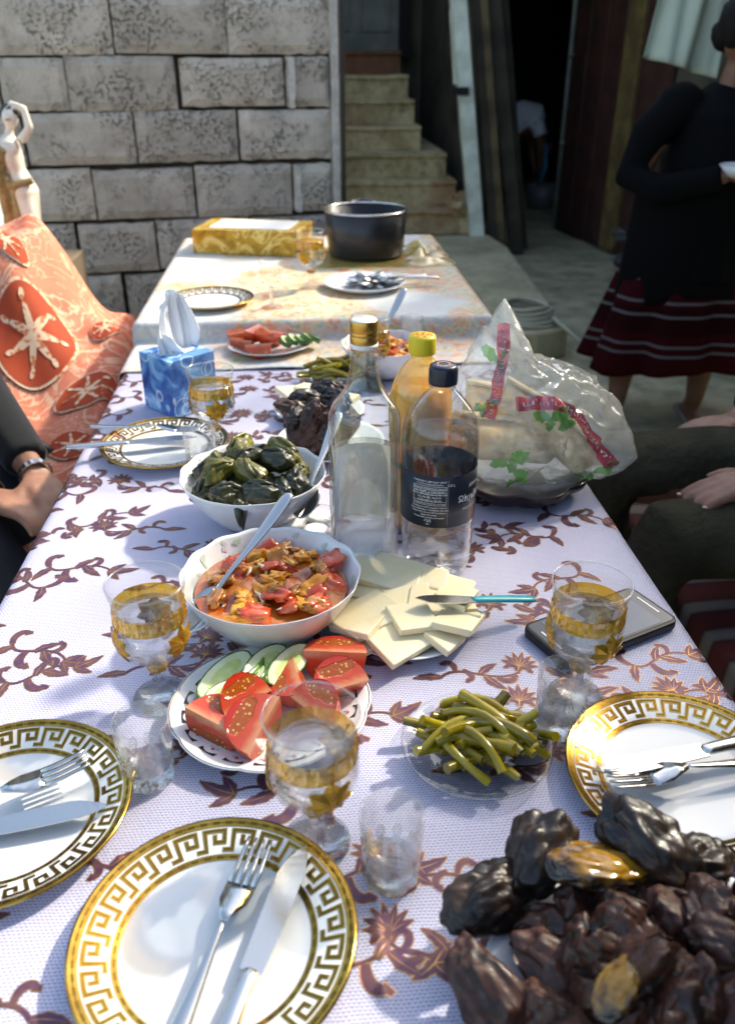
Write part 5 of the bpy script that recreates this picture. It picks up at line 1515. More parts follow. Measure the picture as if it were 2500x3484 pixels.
# phone ------------------------------------------------------------------------------
t = thing('phone', 'black cased smartphone lying face up by the right goblet', 'phone', (.333, .776, TZ + .0015), math.atan2(.092, .158) * .8)
def rrect(w_, h_, r, n=6):
    out = []
    for cx, cy_, a0 in ((w_ / 2 - r, h_ / 2 - r, 0), (-w_ / 2 + r, h_ / 2 - r, 90), (-w_ / 2 + r, -h_ / 2 + r, 180), (w_ / 2 - r, -h_ / 2 + r, 270)):
        for i in range(n + 1): out.append((cx + r * math.cos(R(a0 + 90 * i / n)), cy_ + r * math.sin(R(a0 + 90 * i / n))))
    return out
b = MB(); b.prism(rrect(.172, .082, .012), 0, .0125); b.build('case', mat('black_rubber', (.012, .012, .013), .45), t, False, bevel=.003)
b = MB(); b.prism(rrect(.162, .072, .006), .0122, .0128); b.build('front_glass', mat('black_glass', (.008, .008, .009), .06, coat=.3), t, False)
b = MB(); b.prism([(-.063, -.034), (.063, -.034), (.063, .034), (-.063, .034)], .0129, .0131); b.build('screen', mat('sky_glow_screen', (.02, .025, .04), .05, spec=.6), t, False)
q = MATS['sky_glow_screen']; nt = q.node_tree; p = nt.nodes['Principled BSDF']
nt.links.new(ramp(nt, nz(nt, coords(nt), 22, 3), [(.35, (.22, .32, .68)), (.65, (.50, .58, .85))]), p.inputs['Emission Color']); p.inputs['Emission Strength'].default_value = .04  # faint blue glow stands in for sky reflected in the screen
for x in (-.074, .074):
    b = MB(); b.prism([(x - .001, -.018), (x + .001, -.018), (x + .001, .018), (x - .001, .018)], .0129, .0131); b.build('speaker_slot', mat('grille', (.5, .5, .5), .3, .8) if x < 0 else MATS['grille'], t, False)
copyg = None

# tissue box --------------------------------------------------------------------------
m, nt, p = base_mat('blue_tissue_box')
v = coords(nt)
n1 = nz(nt, v, 16, 4, .6, 1.0)
c = ramp(nt, n1, [(.30, (.02, .035, .20)), (.45, (.05, .16, .45)), (.58, (.20, .42, .70)), (.72, (.50, .70, .88))])
vo = nt.nodes.new('ShaderNodeTexVoronoi'); vo.inputs['Scale'].default_value = 26; nt.links.new(v, vo.inputs['Vector'])
rg = ramp(nt, vo.outputs['Distance'], [(.30, 0), (.34, 1), (.38, 1), (.42, 0)])
vo2 = nt.nodes.new('ShaderNodeTexVoronoi'); vo2.inputs['Scale'].default_value = 44; nt.links.new(v, vo2.inputs['Vector'])
rg2 = ramp(nt, vo2.outputs['Distance'], [(.18, .9), (.24, 0), (.36, 0), (.40, .6), (.46, 0)])
sp = nt.nodes.new('ShaderNodeSeparateXYZ'); nt.links.new(v, sp.inputs[0])
c = mix(nt, mth(nt, 'MULTIPLY', rg, .6), c, (.72, .84, .93))
c = mix(nt, mth(nt, 'MULTIPLY', mth(nt, 'MULTIPLY', rg2, .55), ramp(nt, sp.outputs[0], [(.5, 0), (.53, 1)])), c, (.85, .90, .96))
nt.links.new(c, p.inputs['Base Color']); p.inputs['Roughness'].default_value = .3
ang = math.atan2(1.511 - 1.482, -.319 + .237)
t = thing('tissue_box', 'blue swirl patterned tissue box with a tissue pulled up', 'tissue box', (-.245, 1.545, TZ + .0012), R(42))
b = MB(); b.box((0, 0, .0545), (.100, .100, .109)); b.build('carton', m, t, False, bevel=.0015)
b = MB(); b.lathe([(.0, .1096), (.020, .1097), (.030, .1097)], 30, mod=lambda a, r, z: (r * (1 + .25 * math.cos(2 * a)), z)); b.build('opening', mat('opening_film', (.62, .74, .86), .4), t)
rings = MB()
for (fx, x, z, r_) in ((0, -.012, .030, .017), (0, .016, .046, .015), (0, .030, .078, .013), (1, -.024, .082, .008), (1, -.028, .052, .012), (1, -.028, .052, .007), (1, -.006, .030, .018), (1, -.006, .030, .013), (1, .012, .062, .009), (1, .030, .090, .009), (0, -.03, .016, .02)):
    n = 26
    vs = []
    for i in range(n):
        a = 2 * PI * i / n
        for rr in (r_, r_ - .0011):
            q = (x + rr * math.cos(a), max(.002, z + rr * math.sin(a)))
            vs.append((q[0], -.0505, q[1]) if fx == 0 else (.0505, q[0], q[1]))
    rings.add(vs, [(2 * i, 2 * ((i + 1) % n), 2 * ((i + 1) % n) + 1, 2 * i + 1) for i in range(n)])
rings.build('ring_print', mat('ring_print', (.72, .83, .92), .3), t)
b = MB()
def tis(u, w_):
    a = (u - .5) * 2
    x = a * (.040 + .012 * math.sin(w_ * 2.4) - .030 * w_ ** 2) + .016 * w_; z = .100 + .118 * w_ * (1 - .18 * a * a)
    y = .012 * math.sin(a * 3.2 + w_ * 2.5) * (1 - .5 * w_) + .005 * math.sin(a * 9 + w_ * 4) + .003 * math.sin(a * 21 + w_ * 9) + .014 * w_
    return (x, y, z)
b.grid(tis, 30, 24)
b.grid(lambda u, w_: (-.03 + .05 * u - .022 * w_ * u, -.012 + .012 * math.sin(u * 5 + w_ * 3), .100 + .050 * w_ * (1 - .5 * u)), 20, 14)
b.build('tissue', mat('tissue_paper', (.82, .83, .86), .9, sss=.0), t, solid=.0004)

# gold gift box ------------------------------------------------------------------------
m, nt, p = base_mat('gold_satin_card')
v = coords(nt)
n1 = nz(nt, v, 9, 2, .5, 3.0)
c = ramp(nt, n1, [(.30, (.26, .12, .006)), (.46, (.56, .32, .02)), (.56, (.82, .62, .20)), (.62, (.42, .23, .015)), (.75, (.66, .42, .05))])
nt.links.new(c, p.inputs['Base Color']); p.inputs['Roughness'].default_value = .35; p.inputs['Metallic'].default_value = .25
d = Vector((-.038 + .345, 2.625 - 2.727)); a = math.atan2(d.y, d.x)
t = thing('gift_box', 'flat gold satin printed box with white lid on the far table', 'box', (-.155, 2.775, FZ + .002), a * .75)
b = MB(); b.box((0, 0, .036), (.335, .21, .072)); b.build('carton', m, t, False, bevel=.003)
b = MB(); b.box((.004, .006, .0728), (.255, .150, .002)); b.build('lid_panel', mat('white_card', (.80, .79, .76), .5), t, False)
# pot ----------------------------------------------------------------------------------
t = thing('cooking_pot', 'black cooking pot with steel rim on the far table', 'pot', (.192, 2.645, FZ + .006), 0)
t.scale = (1.08, 1.08, 1.08)
pot_m = mat('black_enamel', (.028, .028, .030), .32, c2=(.018, .018, .02), ns=10, bs=.1)
b = MB(); b.lathe([(0, .0), (.098, .0), (.106, .006), (.1155, .120), (.1125, .121), (.103, .010), (.095, .005), (0, .004)], 72); b.build('body', pot_m, t, fix=True)
b = MB(); b.lathe([(.1128, .1195), (.1172, .1195), (.1178, .123), (.1150, .125), (.1120, .123)], 72, closed=True); b.build('steel_rim', steel, t, fix=True)
b = MB(); b.tube([(-.035, .118, .112), (-.032, .145, .118), (0, .155, .121), (.032, .145, .118), (.035, .118, .112)], .0085, 8); b.build('handle', mat('black_plastic', (.015, .015, .016), .3), t)
b = MB(); b.box((0, .118, .108), (.03, .012, .016)); b.build('handle_bracket', steel, t, False, bevel=.002)
# yellow plastic bag under the pot -------------------------------------------------------
yb, nt, _ = thin_glass('yellow_film', (.95, .90, .62), .08, .5, .2, body=(.80, .66, .22), bodyf=.55, power=2.2)
b = MB()
def ybf(u, w_):
    x = .02 + .42 * u; y = 2.47 + .30 * w_
    edge = min(u, 1 - u, w_, 1 - w_)
    e2 = sm(.62, .9, u)
    z = FZ + .0035 + .030 * sm(0, .2, edge) * e2 * abs(noise.noise(Vector((x * 16, y * 16, 1)))) * 2.2 + .002 * abs(noise.noise(Vector((x * 30, y * 30, 4))))
    return (x + .02 * noise.noise(Vector((y * 9, u, 1))), y + .03 * noise.noise(Vector((x * 8, w_, 2))), z)
b.grid(ybf, 60, 50); o = b.build('yellow_bag', yb); tag(o, 'crumpled yellow plastic bag spread under the black pot', 'bag')
# foil and cutlery on white plate --------------------------------------------------------
fm = mat('crumpled_foil', (.50, .50, .49), .25, .95)
b = MB(); b.blob((0, 0, 0), (.060, .035, .013), 4, .9, 2.5, 3); o = b.build('crumpled_foil', fm, None, False); o.location = (.185, 2.232, FZ + .022); tag(o, 'crumpled grey foil on the white far plate', 'foil')
l, r = aim((.33, 2.28, FZ + .02), (.14, 2.245, FZ + .03)); fork('fork laid over the foil on the white far plate', l, r)
l, r = aim((.36, 2.25, FZ + .018), (.15, 2.225, FZ + .03)); knife('knife laid over the foil on the white far plate', l, r)
# ================================================================ LEFT SIDE: draped chair and statue
m, nt, p = base_mat('orange_throw')
v = coords(nt)
n1 = nz(nt, v, 4.5, 3, .5, 2.5); n2 = nz(nt, v, 24, 4, .6, 1.5)
c = ramp(nt, n1, [(.35, (.50, .125, .065)), (.6, (.60, .19, .11))])
sq = ramp(nt, n1, [(.455, 0), (.475, 1), (.495, 1), (.515, 0)])
sq2 = ramp(nt, nz(nt, v, 7, 2, .5, 3.0), [(.47, 0), (.485, .8), (.50, .8), (.515, 0)])
c = mix(nt, sq, c, (.66, .40, .26)); c = mix(nt, sq2, c, (.66, .39, .25))
nt.links.new(c, p.inputs['Base Color']); p.inputs['Roughness'].default_value = .85
bump(nt, p, nz(nt, v, 400, 2), .2, .001)
throw_m = m
t = thing('draped_chair', 'chair covered by an orange patterned throw left of the table', 'chair', (-.8, 2.1, 0))
def thr(u, w_):
    x = -1.35 + .90 * u; y = 1.42 + 1.16 * w_
    seat = .50 + .012 * math.sin(x * 17 + y * 5)
    back = .27 * sm(-.56, -.76, x) * sm(2.0, 2.42, y) + .17 * sm(1.65, 2.35, y)
    wr = .018 * noise.noise(Vector((x * 6, y * 5, 1))) + .010 * noise.noise(Vector((x * 13, y * 9, 5)))
    fold = .012 * math.sin((x + y) * 26) * sm(1.95, 2.3, y)
    dn = sm(-.52, -.45, x) * .10 + sm(1.55, 1.42, y) * .10
    # far side falls away behind the back
    beh = sm(2.50, 2.58, y) * .25
    return (x + .8, y - 2.1, seat + back + wr + fold - dn - beh)
b = MB(); b.grid(thr, 90, 110); b.build('throw', throw_m, t, solid=.004)
def thr_pt(x, y, off):
    q = thr((x + 1.35) / .90, (y - 1.42) / 1.16)
    e = .01
    qx = thr((x + e + 1.35) / .90, (y - 1.42) / 1.16); qy = thr((x + 1.35) / .90, (y + e - 1.42) / 1.16)
    n = (Vector(qx) - Vector(q)).cross(Vector(qy) - Vector(q)).normalized()
    return Vector(q) + n * off
rust = mat('rust_print', (.40, .055, .014), .85, c2=(.34, .042, .012), ns=8); cream = mat('cream_print', (.74, .52, .34), .85, c2=(.56, .16, .06), ns=55, nd=2, lo=.52, hi=.58)
for k, (cx, cy_, ax, ay, bx, by) in enumerate([(-.700, 2.165, .095, .012, -.025, .095), (-.552, 2.035, .068, .020, .010, .062), (-.785, 2.350, .050, -.02, -.02, .050), (-.560, 1.855, .055, .0, .0, .045), (-.545, 2.275, .035, .01, 0, .04), (-.90, 2.02, .07, .0, .0, .08), (-.70, 1.87, .05, .02, -.02, .05), (-.93, 2.30, .06, .01, 0, .05)]):
    def el(rad, off, fn=None):
        q = MB(); n = 48; rings_ = 6
        vs = [thr_pt(cx, cy_, off)]
        for r_ in range(1, rings_ + 1):
            for i in range(n):
                a_ = 2 * PI * i / n; rr = rad(a_) * r_ / rings_
                vs.append(thr_pt(cx + rr * (ax * math.cos(a_) + bx * math.sin(a_)), cy_ + rr * (ay * math.cos(a_) + by * math.sin(a_)), off))
        fs = [(0, 1 + i, 1 + (i + 1) % n) for i in range(n)]
        for r_ in range(rings_ - 1):
            for i in range(n): fs.append((1 + r_ * n + i, 1 + (r_ + 1) * n + i, 1 + (r_ + 1) * n + (i + 1) % n, 1 + r_ * n + (i + 1) % n))
        q.add(vs, fs); return q
    md_ = el(lambda a_: 1.0 + .06 * math.sin(2 * a_ + k), .0062).build('medallion_print', rust, t)
    el(lambda a_: 1.07 + .06 * math.sin(2 * a_ + k), .0052).build('cream_edge', cream, md_)
    el(lambda a_: .20 + .50 * abs(((a_ * 7 / (2 * PI)) % 1) * 2 - 1) ** 1.6, .0072).build('star_print', cream, md_)
    for i in range(7):
        a_ = (i + .5 + .5) * 2 * PI / 7
        q = MB(); px, py = cx + .72 * (ax * math.cos(a_) + bx * math.sin(a_)), cy_ + .72 * (ay * math.cos(a_) + by * math.sin(a_))
        q.add([thr_pt(px + .13 * (ax * math.cos(a_) * math.cos(h) - ax * .5 * math.sin(a_) * math.sin(h)), py + .13 * (by * math.sin(a_) * math.cos(h) + by * .5 * math.cos(a_) * math.sin(h)), .0078) for h in [j * PI / 4 for j in range(8)]], [tuple(range(8))])
        q.build('dot_print', cream, md_)
b = MB(); b.box((-.05, -.05, .42), (.62, .85, .07)); b.build('seat', table_wood, t, False)
for sx in (-.3, .2):
    for sy in (-.4, .3):
        b = MB(); b.box((sx, sy, .19), (.05, .05, .38)); b.build('leg', table_wood, t, False)
# statue --------------------------------------------------------------------
ivory = mat('ivory_glaze', (.74, .69, .60), .3, c2=(.66, .58, .47), ns=18, coat=.3)
robe = mat('bronze_robe', (.20, .135, .045), .35, .3, c2=(.32, .24, .10), ns=30, coat=.3)
hair_b = mat('statue_hair', (.05, .042, .035), .5)
SX, SY, SZ = -.875, 2.86, .78
t = thing('figurine', 'ivory porcelain figurine with raised arms and bronze drape before the block wall', 'statue', (SX, SY, SZ))
b = MB()
H = .44
body = [((.0, 0, .02), .05), ((.005, 0, .12), .055), ((.012, 0, .19), .058), ((-.002, 0, .25), .038), ((-.012, 0, .30), .050), ((-.014, 0, .335), .044), ((-.004, 0, .355), .018), ((.0, 0, .375), .018)]
b.tube([q for q, _ in body], [r for _, r in body], 16, flat=.7)
b.blob((.008, -.005, .400), (.024, .026, .031), 3)
b.tube([(.030, -.005, .335), (.062, -.01, .375), (.052, -.005, .425), (.010, .0, .440)], [.017, .013, .012, .010], 10)
b.tube([(-.052, -.01, .33), (-.085, -.03, .325), (-.125, -.04, .33)], [.016, .013, .012], 10)
b.tube([(.018, -.028, .17), (.032, -.055, .11), (.030, -.045, .02)], [.028, .022, .016], 12)
b.blob((-.030, -.026, .315), (.018, .018, .017), 2); b.blob((.006, -.028, .315), (.018, .018, .017), 2)
b.build('body', ivory, t, remesh=.005)
b = MB()
b.tube([(-.055, -.02, .34), (-.02, -.045, .31), (-.045, -.045, .27), (-.035, -.04, .21), (-.03, -.04, .12), (-.045, -.035, .01)], [.012, .022, .026, .028, .030, .034], 10, flat=.6)
b.tube([(-.05, -.03, .225), (.0, -.05, .215), (.05, -.03, .225)], [.014, .014, .012], 8)
b.tube([(-.01, -.035, .21), (-.008, -.045, .1), (-.012, -.04, 0)], [.016, .018, .022], 8)
b.build('drape', robe, t, remesh=.005)
b = MB(); b.blob((.008, .006, .412), (.029, .028, .028), 3, .2, 3, 1); b.build('hair', hair_b, t)
b = MB(); b.box((.008, -.030, .395), (.016, .008, .004)); b.build('lips', mat('lip_red', (.25, .05, .04), .4), t, bevel=.002)
b = MB(); b.blob((.036, -.062, .10), (.008, .006, .03), 2, .5, 3, 2); b.build('red_paint', MATS['lip_red'], t)
b = MB(); b.lathe([(0, 0), (.09, 0), (.09, .015), (.075, .02), (0, .02)], 32, M=MT((0, 0, -.015))); b.build('base', ivory, t)
# pedestal the statue stands on
b = MB(); b.box((0, 0, 0), (.26, .26, .755)); o = b.build('pedestal', mat('pedestal_wood', (.16, .12, .08), .6), None, False, bevel=.006); o.location = (SX, SY, .3875); tag(o, 'brown box pedestal carrying the ivory figurine', 'pedestal')
# white panel at the very left edge
b = MB(); b.box((0, 0, 0), (.05, .5, .62)); o = b.build('fridge_side', mat('white_gloss_panel', (.78, .78, .78), .3), None, False, bevel=.01); o.location = (-1.015, 2.75, .78); o.rotation_euler = (0, R(3), 0); tag(o, 'white panel standing at the left border beside the figurine', 'panel')
b = MB(); b.box((0, 0, 0), (.10, .55, .46)); o = b.build('panel_stand', MATS['pedestal_wood'], None, False); o.location = (-1.06, 2.75, .235); tag(o, 'low brown stand under the white panel', 'stand')

# ================================================================ PEOPLE
skin = mat('skin', (.30, .145, .088), .5, c2=(.22, .10, .062), ns=22, bs=.35, bsc=140, bd=.001, sss=.2, sscale=.008)
skin_d = mat('tanned_skin', (.20, .095, .055), .5, c2=(.16, .07, .042), ns=12, sss=.15, sscale=.008)
blk = mat('black_knit', (.010, .010, .011), .9, spec=.08, sheen=.2, bs=.2, bsc=150)
gry = mat('charcoal_trousers', (.045, .045, .050), .85, spec=.08, c2=(.03, .03, .034), ns=9)
khk = mat('khaki_trousers', (.060, .053, .033), .9, spec=.08, c2=(.038, .034, .022), ns=7, bs=.9, bsc=9, bd=.03)
nail = mat('nail', (.55, .33, .27), .3)
def limb(b, pts, rad, n=14): b.tube(pts, rad, n)
def hand(b, wrist, fwd, up, S=1.0, curl=.25, side=1, spread=.05):
    """palm plus four unequal fingers and a thumb off its side; side=+1 thumb on +right"""
    f = Vector(fwd).normalized(); u = Vector(up); u = (u - f * u.dot(f)).normalized(); r = f.cross(u) * side
    w0 = Vector(wrist)
    for k, off in enumerate((-.027, -.009, .009, .027)):
        b.tube([w0 + r * off * .55, w0 + f * .045 * S + r * off * .9 * S, w0 + f * .088 * S + r * off * S], [.015 * S, .0155 * S, .0118 * S], 10)
    tips = []
    for off, L_ in ((.028, .068), (.0095, .077), (-.0095, .072), (-.027, .056)):
        p0 = w0 + f * .082 * S + r * off * S; d = (f + r * off * spread * 40 * .1).normalized(); pts = [p0]; rad = [.0105 * S]; an = 0
        for q, sg in enumerate((.42, .32, .26)):
            an += curl * (1 + .25 * q); dd_ = d * math.cos(an) - u * math.sin(an); pts.append(pts[-1] + dd_ * L_ * S * sg); rad.append((.0094, .0085, .0066)[q] * S)
        b.tube(pts, rad, 10); b.blob(pts[-1], (rad[-1],) * 3, 2); tips.append((pts[-1], pts[-2]))
    p0 = w0 + f * .028 * S + r * .030 * S
    b.tube([w0 + f * .012 * S + r * .016 * S, p0, p0 + (f * .75 + r * .65).normalized() * .034 * S - u * .004, p0 + (f * .9 + r * .45).normalized() * .062 * S - u * .010], [.013 * S, .0125 * S, .0105 * S, .0075 * S], 10)
    return tips
def head(b, c, face, S=1.0):
    f = Vector(face).normalized(); c = Vector(c); r = f.cross(Vector((0, 0, 1))).normalized(); Z_ = Vector((0, 0, 1))
    Mx = Matrix((tuple(r), tuple(f), (0, 0, 1))).transposed().to_4x4()
    T_ = Matrix.Translation(c) @ Mx
    b.blob((0, -.008 * S, .02 * S), (.074 * S, .092 * S, .098 * S), 3, M=T_)
    b.blob((0, .022 * S, -.045 * S), (.056 * S, .066 * S, .070 * S), 3, M=T_)
    b.tube([T_ @ Vector((0, .088 * S, .012 * S)), T_ @ Vector((0, .106 * S, -.018 * S)), T_ @ Vector((0, .084 * S, -.028 * S))], [.010 * S, .015 * S, .014 * S], 8)
    b.blob((0, .082 * S, -.058 * S), (.024 * S, .012 * S, .010 * S), 2, M=T_)
    for sx in (-1, 1):
        b.blob((sx * .074 * S, -.008 * S, -.008 * S), (.010 * S, .020 * S, .032 * S), 2, M=T_)
        b.blob((sx * .030 * S, .074 * S, .030 * S), (.022 * S, .014 * S, .008 * S), 2, M=T_)
    return T_
eye_w = mat('eye_white', (.7, .68, .65), .2); iris = mat('iris_dark', (.03, .018, .01), .15)
def eyes(T_, S, parent):
    for sx in (-1, 1):
        b = MB(); b.blob((sx * .030 * S, .072 * S, .012 * S), (.014 * S,) * 3, 2, M=T_); o = b.build('eye', eye_w, parent)
        b = MB(); b.blob((sx * .030 * S, .0825 * S, .012 * S), (.0062 * S, .004 * S, .0062 * S), 2, M=T_); b.build('iris', iris, o)

# -- woman standing in the shade at the right
t = thing('person', 'person in dark top and red striped skirt standing in the shade with a bowl', 'person', (1.44, 3.22, 0))
b = MB()
T1 = head(b, (.11, -.03, 1.385), (.80, -.50, -.2), 1.0)
b.tube([(.09, .0, 1.20), (.10, -.01, 1.28), (.11, -.02, 1.33)], [.052, .050, .050], 12)
b.tube([(.06, .02, .75), (.06, .02, 1.0), (.07, .01, 1.2)], [.13, .13, .10], 14, flat=.7)
for sx, kx in ((-.13, -.16), (.14, .17)):
    b.tube([(sx + .02, 0, .72), (kx + .04, -.02, .42), (kx, -.03, .26), (kx - .02, -.07, .10), (kx - .02, -.05, .06)], [.085, .062, .056, .036, .036], 12)
    b.tube([(kx - .02, .0, .035), (kx - .03, -.10, .030), (kx - .05, -.17, .022)], [.034, .036, .026], 10, flat=.75)
b.tube([(-.10, 0, 1.20), (-.20, .0, .95), (-.12, -.17, .93), (.02, -.24, .98)], [.05, .042, .036, .026], 10)
b.tube([(.26, 0, 1.20), (.34, .0, .95), (.26, -.17, .93), (.16, -.24, .98)], [.05, .042, .036, .026], 10)
hand(b, (.02, -.24, .98), (.9, -.2, .2), (.3, .2, 1), .95, .35, 1); hand(b, (.16, -.24, .98), (-.9, -.2, .2), (-.3, .2, 1), .95, .35, -1)
b.build('body', skin_d, t, remesh=.007)
eyes(T1, 1.0, t)
b = MB(); b.blob((0, -.022, .040), (.086, .090, .098), 3, .06, 3, 1, M=T1); b.blob((0, -.085, .0), (.05, .045, .05), 3, .1, 3, 2, M=T1); b.build('hair', mat('dark_hair', (.010, .008, .007), .7, spec=.15, bs=.6, bsc=80, bd=.004), t)
b = MB()
b.tube([(.06, .03, .60), (.06, .03, .80), (.06, .02, 1.0), (.07, .02, 1.16), (.09, .01, 1.25)], [.23, .205, .20, .185, .075], 22, flat=.72)
b.tube([(-.07, .01, 1.19), (-.17, .02, 1.09), (-.225, .0, .95), (-.16, -.13, .92), (.01, -.235, .975)], [.078, .072, .062, .055, .042], 14)
b.tube([(.23, .01, 1.19), (.31, .02, 1.09), (.36, .0, .95), (.28, -.13, .92), (.19, -.215, .965)], [.078, .072, .062, .055, .045], 14)
b.blob((-.075, .015, 1.185), (.085, .08, .08), 3); b.blob((.235, .015, 1.185), (.085, .08, .08), 3)
b.build('sweater', mat('charcoal_sweater', (.0045, .0045, .005), .95, spec=.08, sheen=.0, bs=.3, bsc=120), t, remesh=.009)
b = MB(); b.grid(lambda u, w_: (.05 + (.235 + .03 * w_) * math.cos(PI + PI * u), .02 + (-.18 - .02 * w_) * math.sin(PI * u) , .93 - .41 * w_ - .02 * math.sin(u * 9)), 30, 12); b.build('apron', mat('black_apron', (.004, .004, .0042), .85, spec=.08), t, solid=.004)
m, nt, p = base_mat('striped_skirt')
v = coords(nt); sp = nt.nodes.new('ShaderNodeSeparateXYZ'); nt.links.new(v, sp.inputs[0])
zz = sp.outputs[2]
c = (.034, .002, .0035)
def band(c, z0, w__, col_):
    q = mth(nt, 'LESS_THAN', mth(nt, 'ABSOLUTE', mth(nt, 'SUBTRACT', zz, z0)), w__); return mix(nt, q, c, col_)
c = band(c, .45, .05, (.018, .0015, .0022))
for z0 in (.325, .36, .47, .52, .60): c = band(c, z0, .0055, (.11, .10, .10))
nt.links.new(c, p.inputs['Base Color']); p.inputs['Roughness'].default_value = .9; p.inputs['Specular IOR Level'].default_value = .1
b = MB()
def sk(u, w_):
    a = 2 * PI * u; z = .86 - .62 * w_; r = .17 + .14 * w_
    f_ = 1 + .10 * w_ * math.cos(7 * a) + .05 * w_ * math.cos(13 * a + 1)
    return (.05 + (r + .02 * w_) * 1.05 * math.cos(a) * f_ , .01 + r * .75 * math.sin(a) * f_, z + .015 * w_ * math.sin(3 * a))
b.grid(sk, 90, 24); b.build('skirt', m, t, solid=.004)
for sx in (-1, 1):
    kx = -.18 if sx < 0 else .15
    b = MB(); b.tube([(kx, .03, .022), (kx, -.05, .022), (kx - .02, -.15, .016)], [.040, .045, .036], 12, flat=.5); b.build('slipper', mat('grey_slipper', (.25, .25, .26), .8) if sx < 0 else MATS['grey_slipper'], t)
b = MB(); b.lathe([(0, .0), (.05, .0), (.085, .035), (.088, .035), (.055, -.004), (0, -.004)], 40); o = b.build('held_bowl', china, None, fix=True); o.location = (1.50, 2.93, .985); tag(o, 'white bowl held by the standing person', 'bowl')

# -- man bending over in the dark passage
t = thing('person', 'person in white T-shirt bending over at the end of the dark passage', 'person', (2.07, 8.95, 0))
b = MB()
head(b, (.36, -.10, .62), (.5, -.3, -.8), 1.0); b.tube([(.27, -.05, .72), (.34, -.08, .66)], [.055, .05], 10)
b.tube([(-.02, 0, .66), (.12, 0, .74), (.26, 0, .74)], [.14, .14, .12], 14)
for sy in (-.11, .11):
    b.tube([(-.02, sy, .60), (.0, sy, .33), (-.03, sy, .06)], [.08, .06, .04], 10); b.tube([(-.05, sy, .03), (.12, sy, .03)], [.035, .03], 8)
    b.tube([(.26, sy * 1.6, .70), (.30, sy * 1.5, .46), (.33, sy, .28)], [.05, .04, .03], 10); hand(b, (.33, sy, .28), (.1, 0, -1), (1, 0, 0), .9)
b.build('body', skin_d, t, remesh=.012)
b = MB(); b.tube([(-.10, 0, .67), (.02, 0, .745), (.14, 0, .80), (.26, 0, .78), (.30, 0, .74)], [.15, .165, .155, .145, .08], 18)
for sy in (-1, 1): b.tube([(.24, sy * .13, .76), (.28, sy * .17, .64)], [.075, .068], 12)
b.build('t_shirt', mat('white_cotton', (.78, .80, .86), .9), t, remesh=.012)
b = MB(); b.tube([(-.04, -.02, .68), (-.05, 0, .58)], [.15, .15], 14)
for sy in (-.11, .11): b.tube([(-.04, sy, .60), (.0, sy, .33), (-.03, sy, .07)], [.10, .075, .06], 12)
b.build('trousers', gry, t, remesh=.012)
b = MB(); b.blob((.37, -.10, .64), (.09, .09, .09), 3, .1, 3); b.build('hair', MATS['dark_hair'], t)
b = MB(); b.tube([(0, 0, 0), (.01, -.02, -.2), (-.03, -.02, -.38)], [.035, .055, .05], 10, flat=.4); o = b.build('blue_bag', mat('blue_plastic', (.06, .20, .34), .4)); o.location = (2.335, 8.52, .60); tag(o, 'light blue bag hanging by the passage door', 'bag')
b = MB(); b.lathe([(0, 0), (.13, 0), (.16, .22), (.15, .22), (.12, .01), (0, .01)], 30); o = b.build('wash_tub', mat('grey_tub', (.16, .16, .17), .4), fix=True); o.location = (2.38, 8.62, .001); tag(o, 'grey tub on the floor under the bending person', 'tub')

# -- seated person at the left, only sleeves, hands and lap in view
t = thing('person', 'person in black long sleeves and charcoal trousers seated left, hands clasped', 'person', (-.80, 1.50, 0))
b = MB()
T3 = head(b, (-.10, .10, 1.28), (.9, .1, -.15)); b.tube([(-.13, .10, 1.08), (-.11, .10, 1.18)], [.055, .05], 12)
b.tube([(-.15, .10, .52), (-.15, .10, .8), (-.14, .10, 1.05)], [.15, .15, .12], 14)
for sy in (-.10, .10):
    b.tube([(-.12, .05 + sy, .54), (.16, -.02 + sy, .55), (.20, -.02 + sy, .45), (.17, -.02 + sy, .08)], [.08, .07, .055, .04], 12); b.tube([(.12, -.02 + sy, .035), (.30, -.02 + sy, .03)], [.036, .03], 8)
wr1 = Vector((.262, .015, .625)); wr2 = Vector((.190, -.060, .622))
b.tube([(-.12, .27, 1.03), (.00, .34, .80), (.14, .17, .70), wr1], [.05, .045, .036, .026], 12); b.tube([(-.12, -.10, 1.03), (-.06, -.12, .80), (.06, -.09, .68), wr2], [.05, .045, .036, .026], 12)
hand(b, wr1, (.55, -.80, -.25), (.2, .1, 1), 1.0, .22, 1); hand(b, wr2, (.80, -.35, -.15), (.0, .2, 1), 1.0, .28, -1)
b.build('body', skin, t, remesh=.006); eyes(T3, 1, t)
b = MB(); b.blob((-.11, .10, 1.32), (.085, .10, .09), 3, .06, 3); b.build('hair', MATS['dark_hair'], t)
b = MB(); b.tube([(-.15, .10, .50), (-.15, .10, .75), (-.15, .10, 1.0), (-.14, .10, 1.09)], [.18, .18, .17, .07], 20, flat=.9)
b.tube([(-.12, .26, 1.03), (.00, .35, .81), (.12, .20, .715), wr1 + Vector((-.022, .035, .014))], [.078, .068, .060, .044], 14)
b.tube([(-.12, -.08, 1.03), (-.07, -.13, .80), (.04, -.10, .70), wr2 + Vector((-.050, -.012, .012))], [.078, .068, .058, .044], 14)
b.build('black_top', blk, t, remesh=.007)
b = MB(); b.tube([(-.15, .10, .52), (-.06, .08, .52)], [.17, .16], 14)
for sy in (-.105, .105): b.tube([(-.12, .05 + sy, .54), (.17, -.02 + sy, .555), (.215, -.02 + sy, .44), (.18, -.02 + sy, .08)], [.105, .09, .075, .065], 14)
b.build('trousers', gry, t, remesh=.008)
for sy in (-.12, .08):
    b = MB(); b.tube([(.10, sy, .03), (.22, sy, .035), (.33, sy, .025)], [.045, .048, .035], 12, flat=.7); b.build('shoe', MATS['black_rubber'], t)
